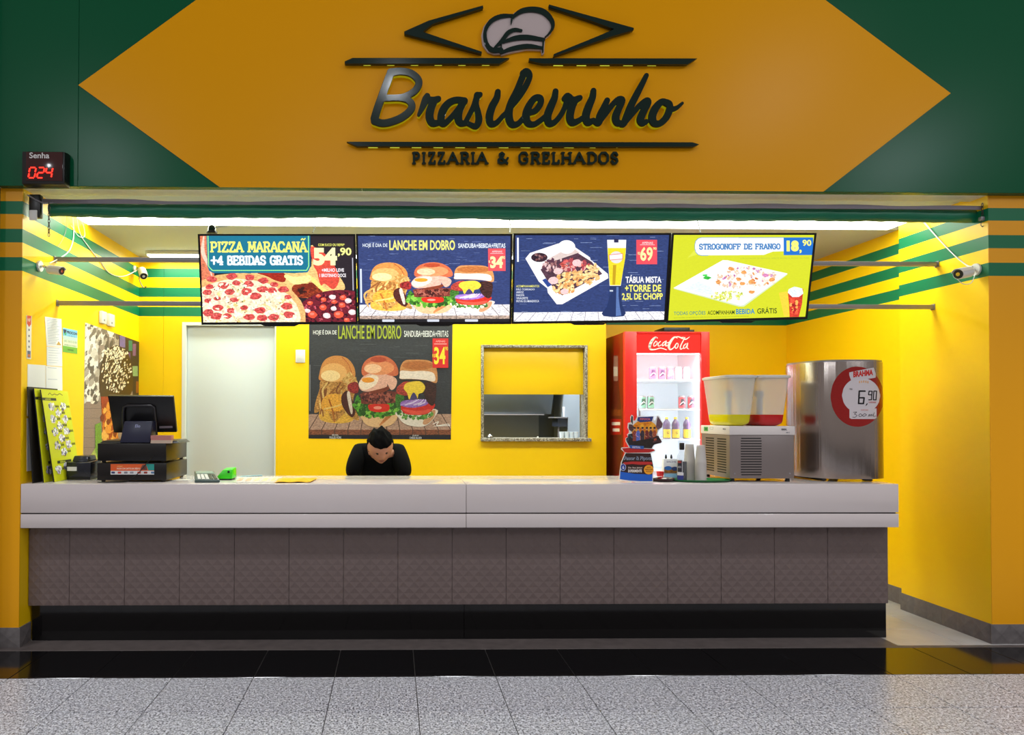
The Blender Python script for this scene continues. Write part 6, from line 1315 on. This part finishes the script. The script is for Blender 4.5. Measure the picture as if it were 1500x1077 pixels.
# ------------------------------------------------------------------ person bending behind the counter
def skin(name, pts, edges, m, parent, root=0, sub=2):
    me = bpy.data.meshes.new(name); me.from_pydata([p[0] for p in pts], edges, []); o = bpy.data.objects.new(name, me); COL.objects.link(o)
    md = o.modifiers.new('s', 'SKIN'); md.use_smooth_shade = True
    for i, v in enumerate(me.skin_vertices[0].data):
        r = pts[i][1]; v.radius = r if isinstance(r, tuple) else (r, r); v.use_root = (i == root)
    s = o.modifiers.new('u', 'SUBSURF'); s.levels = sub; s.render_levels = sub
    bpy.context.view_layer.update(); dg = bpy.context.evaluated_depsgraph_get(); nm = bpy.data.meshes.new_from_object(o.evaluated_get(dg)); bpy.data.objects.remove(o); bpy.data.meshes.remove(me)
    nm.name = name; nm.materials.clear(); nm.materials.append(MATS[m]); nm.shade_smooth(); r = bpy.data.objects.new(name, nm); COL.objects.link(r)
    if parent is not None: r.parent = parent; r.matrix_parent_inverse = Matrix.Translation(-parent.location)
    return r
mat('skin_tone', (176, 122, 98), .5); mat('black_shirt', (9, 9, 12), .95, noise=.2, nscale=8, spec=.15); mat('dark_trousers', (26, 28, 36), .8); mat('hair_black', (9, 8, 9), .95, spec=.1, bump=.6, bscale=120, stretch=(1, 1, .3)); mat('shoe_black', (18, 18, 18), .4)
hx = -.115; hy = 1.42
me_ = thing('person', (hx, hy, 0), 'dark-haired person in a black shirt bending head down behind the counter', 'person')
def bod(pts, x=1): return pts
J = {'pel': (hx, hy, .86), 'wst': (hx, hy-.06, .99), 'chs': (hx, hy-.17, 1.13), 'nkb': (hx+.005, hy-.28, 1.195), 'nk': (hx+.005, hy-.345, 1.205)}
arm = {}
B = [(J['pel'], (.15, .11)), (J['wst'], (.12, .08)), (J['chs'], (.14, .10)), (J['nkb'], (.06, .055)), (J['nk'], (.055, .055))]
E = [(0, 1), (1, 2), (2, 3), (3, 4)]
def add(p, r, par): B.append((p, r)); E.append((par, len(B)-1)); return len(B)-1
hands = []
for s__ in (-1, 1):
    a = add((hx+s__*.155, hy-.20, 1.13), .042, 2); a = add((hx+s__*.195, hy-.235, 1.05), .040, a); a = add((hx+s__*.215, hy-.27, .89), .038, a); a = add((hx+s__*.20, hy-.36, .76), .03, a); a = add((hx+s__*.165, hy-.40, .685), .022, a); hands.append((a, s__))
    l = add((hx+s__*.10, hy-.02, .80), .085, 0); l = add((hx+s__*.13, hy-.17, .50), .058, l); l = add((hx+s__*.135, hy-.10, .28), .05, l); l = add((hx+s__*.135, hy-.02, .085), .036, l); l = add((hx+s__*.14, hy-.14, .035), .032, l)
for a, s__ in hands:
    w0 = Vector(B[a][0]); d = Vector((0, -.5, -.85)).normalized(); sd = Vector((1, 0, 0))
    pm = add(tuple(w0+d*.045), (.034, .016), a)
    for k, (o_, ln) in enumerate(((-.028, .066), (-.010, .078), (.009, .074), (.027, .058))):
        q = add(tuple(w0+d*.075+sd*o_), .0095, pm); q = add(tuple(w0+d*(.075+ln*.5)+sd*o_*1.1+Vector((0, -.006, 0))), .0088, q); add(tuple(w0+d*(.075+ln)+sd*o_*1.1+Vector((0, .004, -.004))), .0078, q)
    q = add(tuple(w0+d*.03-sd*s__*.034+Vector((0, -.01, 0))), .011, pm); add(tuple(w0+d*.065-sd*s__*.052+Vector((0, -.014, 0))), .009, q)
bodyo = skin('body', B, E, 'skin_tone', me_)
# head: shaped ellipsoid with brow, nose, ears, chin merged into the body mesh
hc = Vector((-.098, hy-.49, 1.222)); ax_f = Vector((.15, -.80, -.58)).normalized(); ax_s = Vector((1, .15, .08)); ax_s = (ax_s-ax_f*ax_s.dot(ax_f)).normalized(); ax_u = ax_s.cross(ax_f).normalized()
if ax_u.z < 0: ax_u = -ax_u
bm = bmesh.new(); bmesh.ops.create_uvsphere(bm, u_segments=48, v_segments=32, radius=1)
def headshape(v):
    x, y, z = v            # y = face direction, z = up of head
    r = Vector((x*.094, y*.112, z*.130))
    if z < 0: r.x *= 1-.28*(-z)**1.3; 
    if y > 0 and z < -.2: r.y *= 1+.05*(-z)
    if y > .3:
        e = math.exp(-((x*.078)**2)/.00012-((z+.13)**2)/.02); r.y += .024*e              # nose
        for sx_ in (-1, 1): r.y -= .012*math.exp(-((x*.078-sx_*.032)**2)/.00022-((z-.06)**2)/.008)   # eye sockets
        r.y += .006*math.exp(-((z-.22)**2)/.006)                                    # brow
        r.y += .006*math.exp(-((x*.078)**2)/.0008-((z+.50)**2)/.003)                  # lips
        r.y += .010*math.exp(-((x*.078)**2)/.0006-((z+.85)**2)/.01)                   # chin
    return r
for v in bm.verts: v.co = headshape(v.co)
def W_(r): return hc+ax_s*r.x+ax_f*r.y+ax_u*r.z
for sx_ in (-1, 1):
    r_ = bmesh.ops.create_uvsphere(bm, u_segments=12, v_segments=8, radius=1)
    for v in r_['verts']: v.co = Vector((sx_*.090+v.co.x*.009, -.004+v.co.y*.02, -.002+v.co.z*.032))
for v in bm.verts: v.co = W_(v.co)
bmb = bmesh.new(); bmb.from_mesh(bodyo.data); tmp = bpy.data.meshes.new('h'); bm.to_mesh(tmp); bmb.from_mesh(tmp); bmb.to_mesh(bodyo.data); bodyo.data.shade_smooth(); bm.free(); bmb.free(); bpy.data.meshes.remove(tmp)
for sx_ in (-1, 1):
    c_ = W_(Vector((sx_*.033, .093, .008))); g = G(); g.lathe([(.001, -.011), (.008, -.008), (.011, 0), (.008, .008), (.001, .011)], 14); o = g.build('eye', mat('eye_dark', (40, 26, 20), .15), me_, smooth_=80); o.data.transform(Matrix.Translation(c_))
g = G().tube([W_(Vector((x_, .104+.006-abs(x_)*1.2*abs(x_)*20, -.058))) for x_ in (-.022, -.011, 0, .011, .022)], [.002, .0045, .005, .0045, .002], 8).build('mouth', mat('lip_tone', (140, 78, 70), .5), me_, smooth_=60)
# hair cap, tousled
bm = bmesh.new(); bmesh.ops.create_uvsphere(bm, u_segments=48, v_segments=32, radius=1)
for v in bm.verts:
    c = v.co.copy(); r = headshape(c); k = 1.10 if (c.z > .42 or c.y < -.05) else .93
    if c.z < -.45: k = .9
    r = r*(k+.05*math.sin(c.x*11+c.z*7)*math.sin(c.y*9) + (.03*random.random() if k > 1 else 0)); 
    if c.z > .5: r.z += .012+.01*math.sin(c.x*9)
    v.co = W_(r)
mh = bpy.data.meshes.new('hair'); bm.to_mesh(mh); bm.free(); mh.shade_smooth(); mh.materials.append(MATS['hair_black']); o = bpy.data.objects.new('hair', mh); COL.objects.link(o); o.parent = me_; o.matrix_parent_inverse = Matrix.Translation(-me_.location)
# clothes
SB = [((hx, hy+.01, .80), (.165, .125)), ((hx, hy-.06, .98), (.185, .14)), ((hx, hy-.13, 1.135), (.205, .15)), ((hx+.004, hy-.29, 1.185), (.085, .075))]; SE = [(0, 1), (1, 2), (2, 3)]
for s__ in (-1, 1):
    n0 = len(SB); SB += [((hx+s__*.155, hy-.19, 1.15), .098), ((hx+s__*.195, hy-.235, 1.06), .080), ((hx+s__*.213, hy-.262, .95), .060)]; SE += [(2, n0), (n0, n0+1), (n0+1, n0+2)]
skin('shirt', SB, SE, 'black_shirt', me_)
SB = [((hx, hy, .86), (.16, .12))]; SE = []
for s__ in (-1, 1):
    n0 = len(SB); SB += [((hx+s__*.10, hy-.02, .80), .10), ((hx+s__*.13, hy-.17, .50), .072), ((hx+s__*.135, hy-.10, .28), .064), ((hx+s__*.135, hy-.02, .10), .056)]; SE += [(0, n0), (n0, n0+1), (n0+1, n0+2), (n0+2, n0+3)]
skin('trousers', SB, SE, 'dark_trousers', me_)
for s__ in (-1, 1): skin('shoe', [((hx+s__*.135, hy+.03, .045), .042), ((hx+s__*.137, hy-.06, .045), .043), ((hx+s__*.14, hy-.16, .035), .035), ((hx+s__*.142, hy-.20, .028), .025)], [(0, 1), (1, 2), (2, 3)], 'shoe_black', me_)
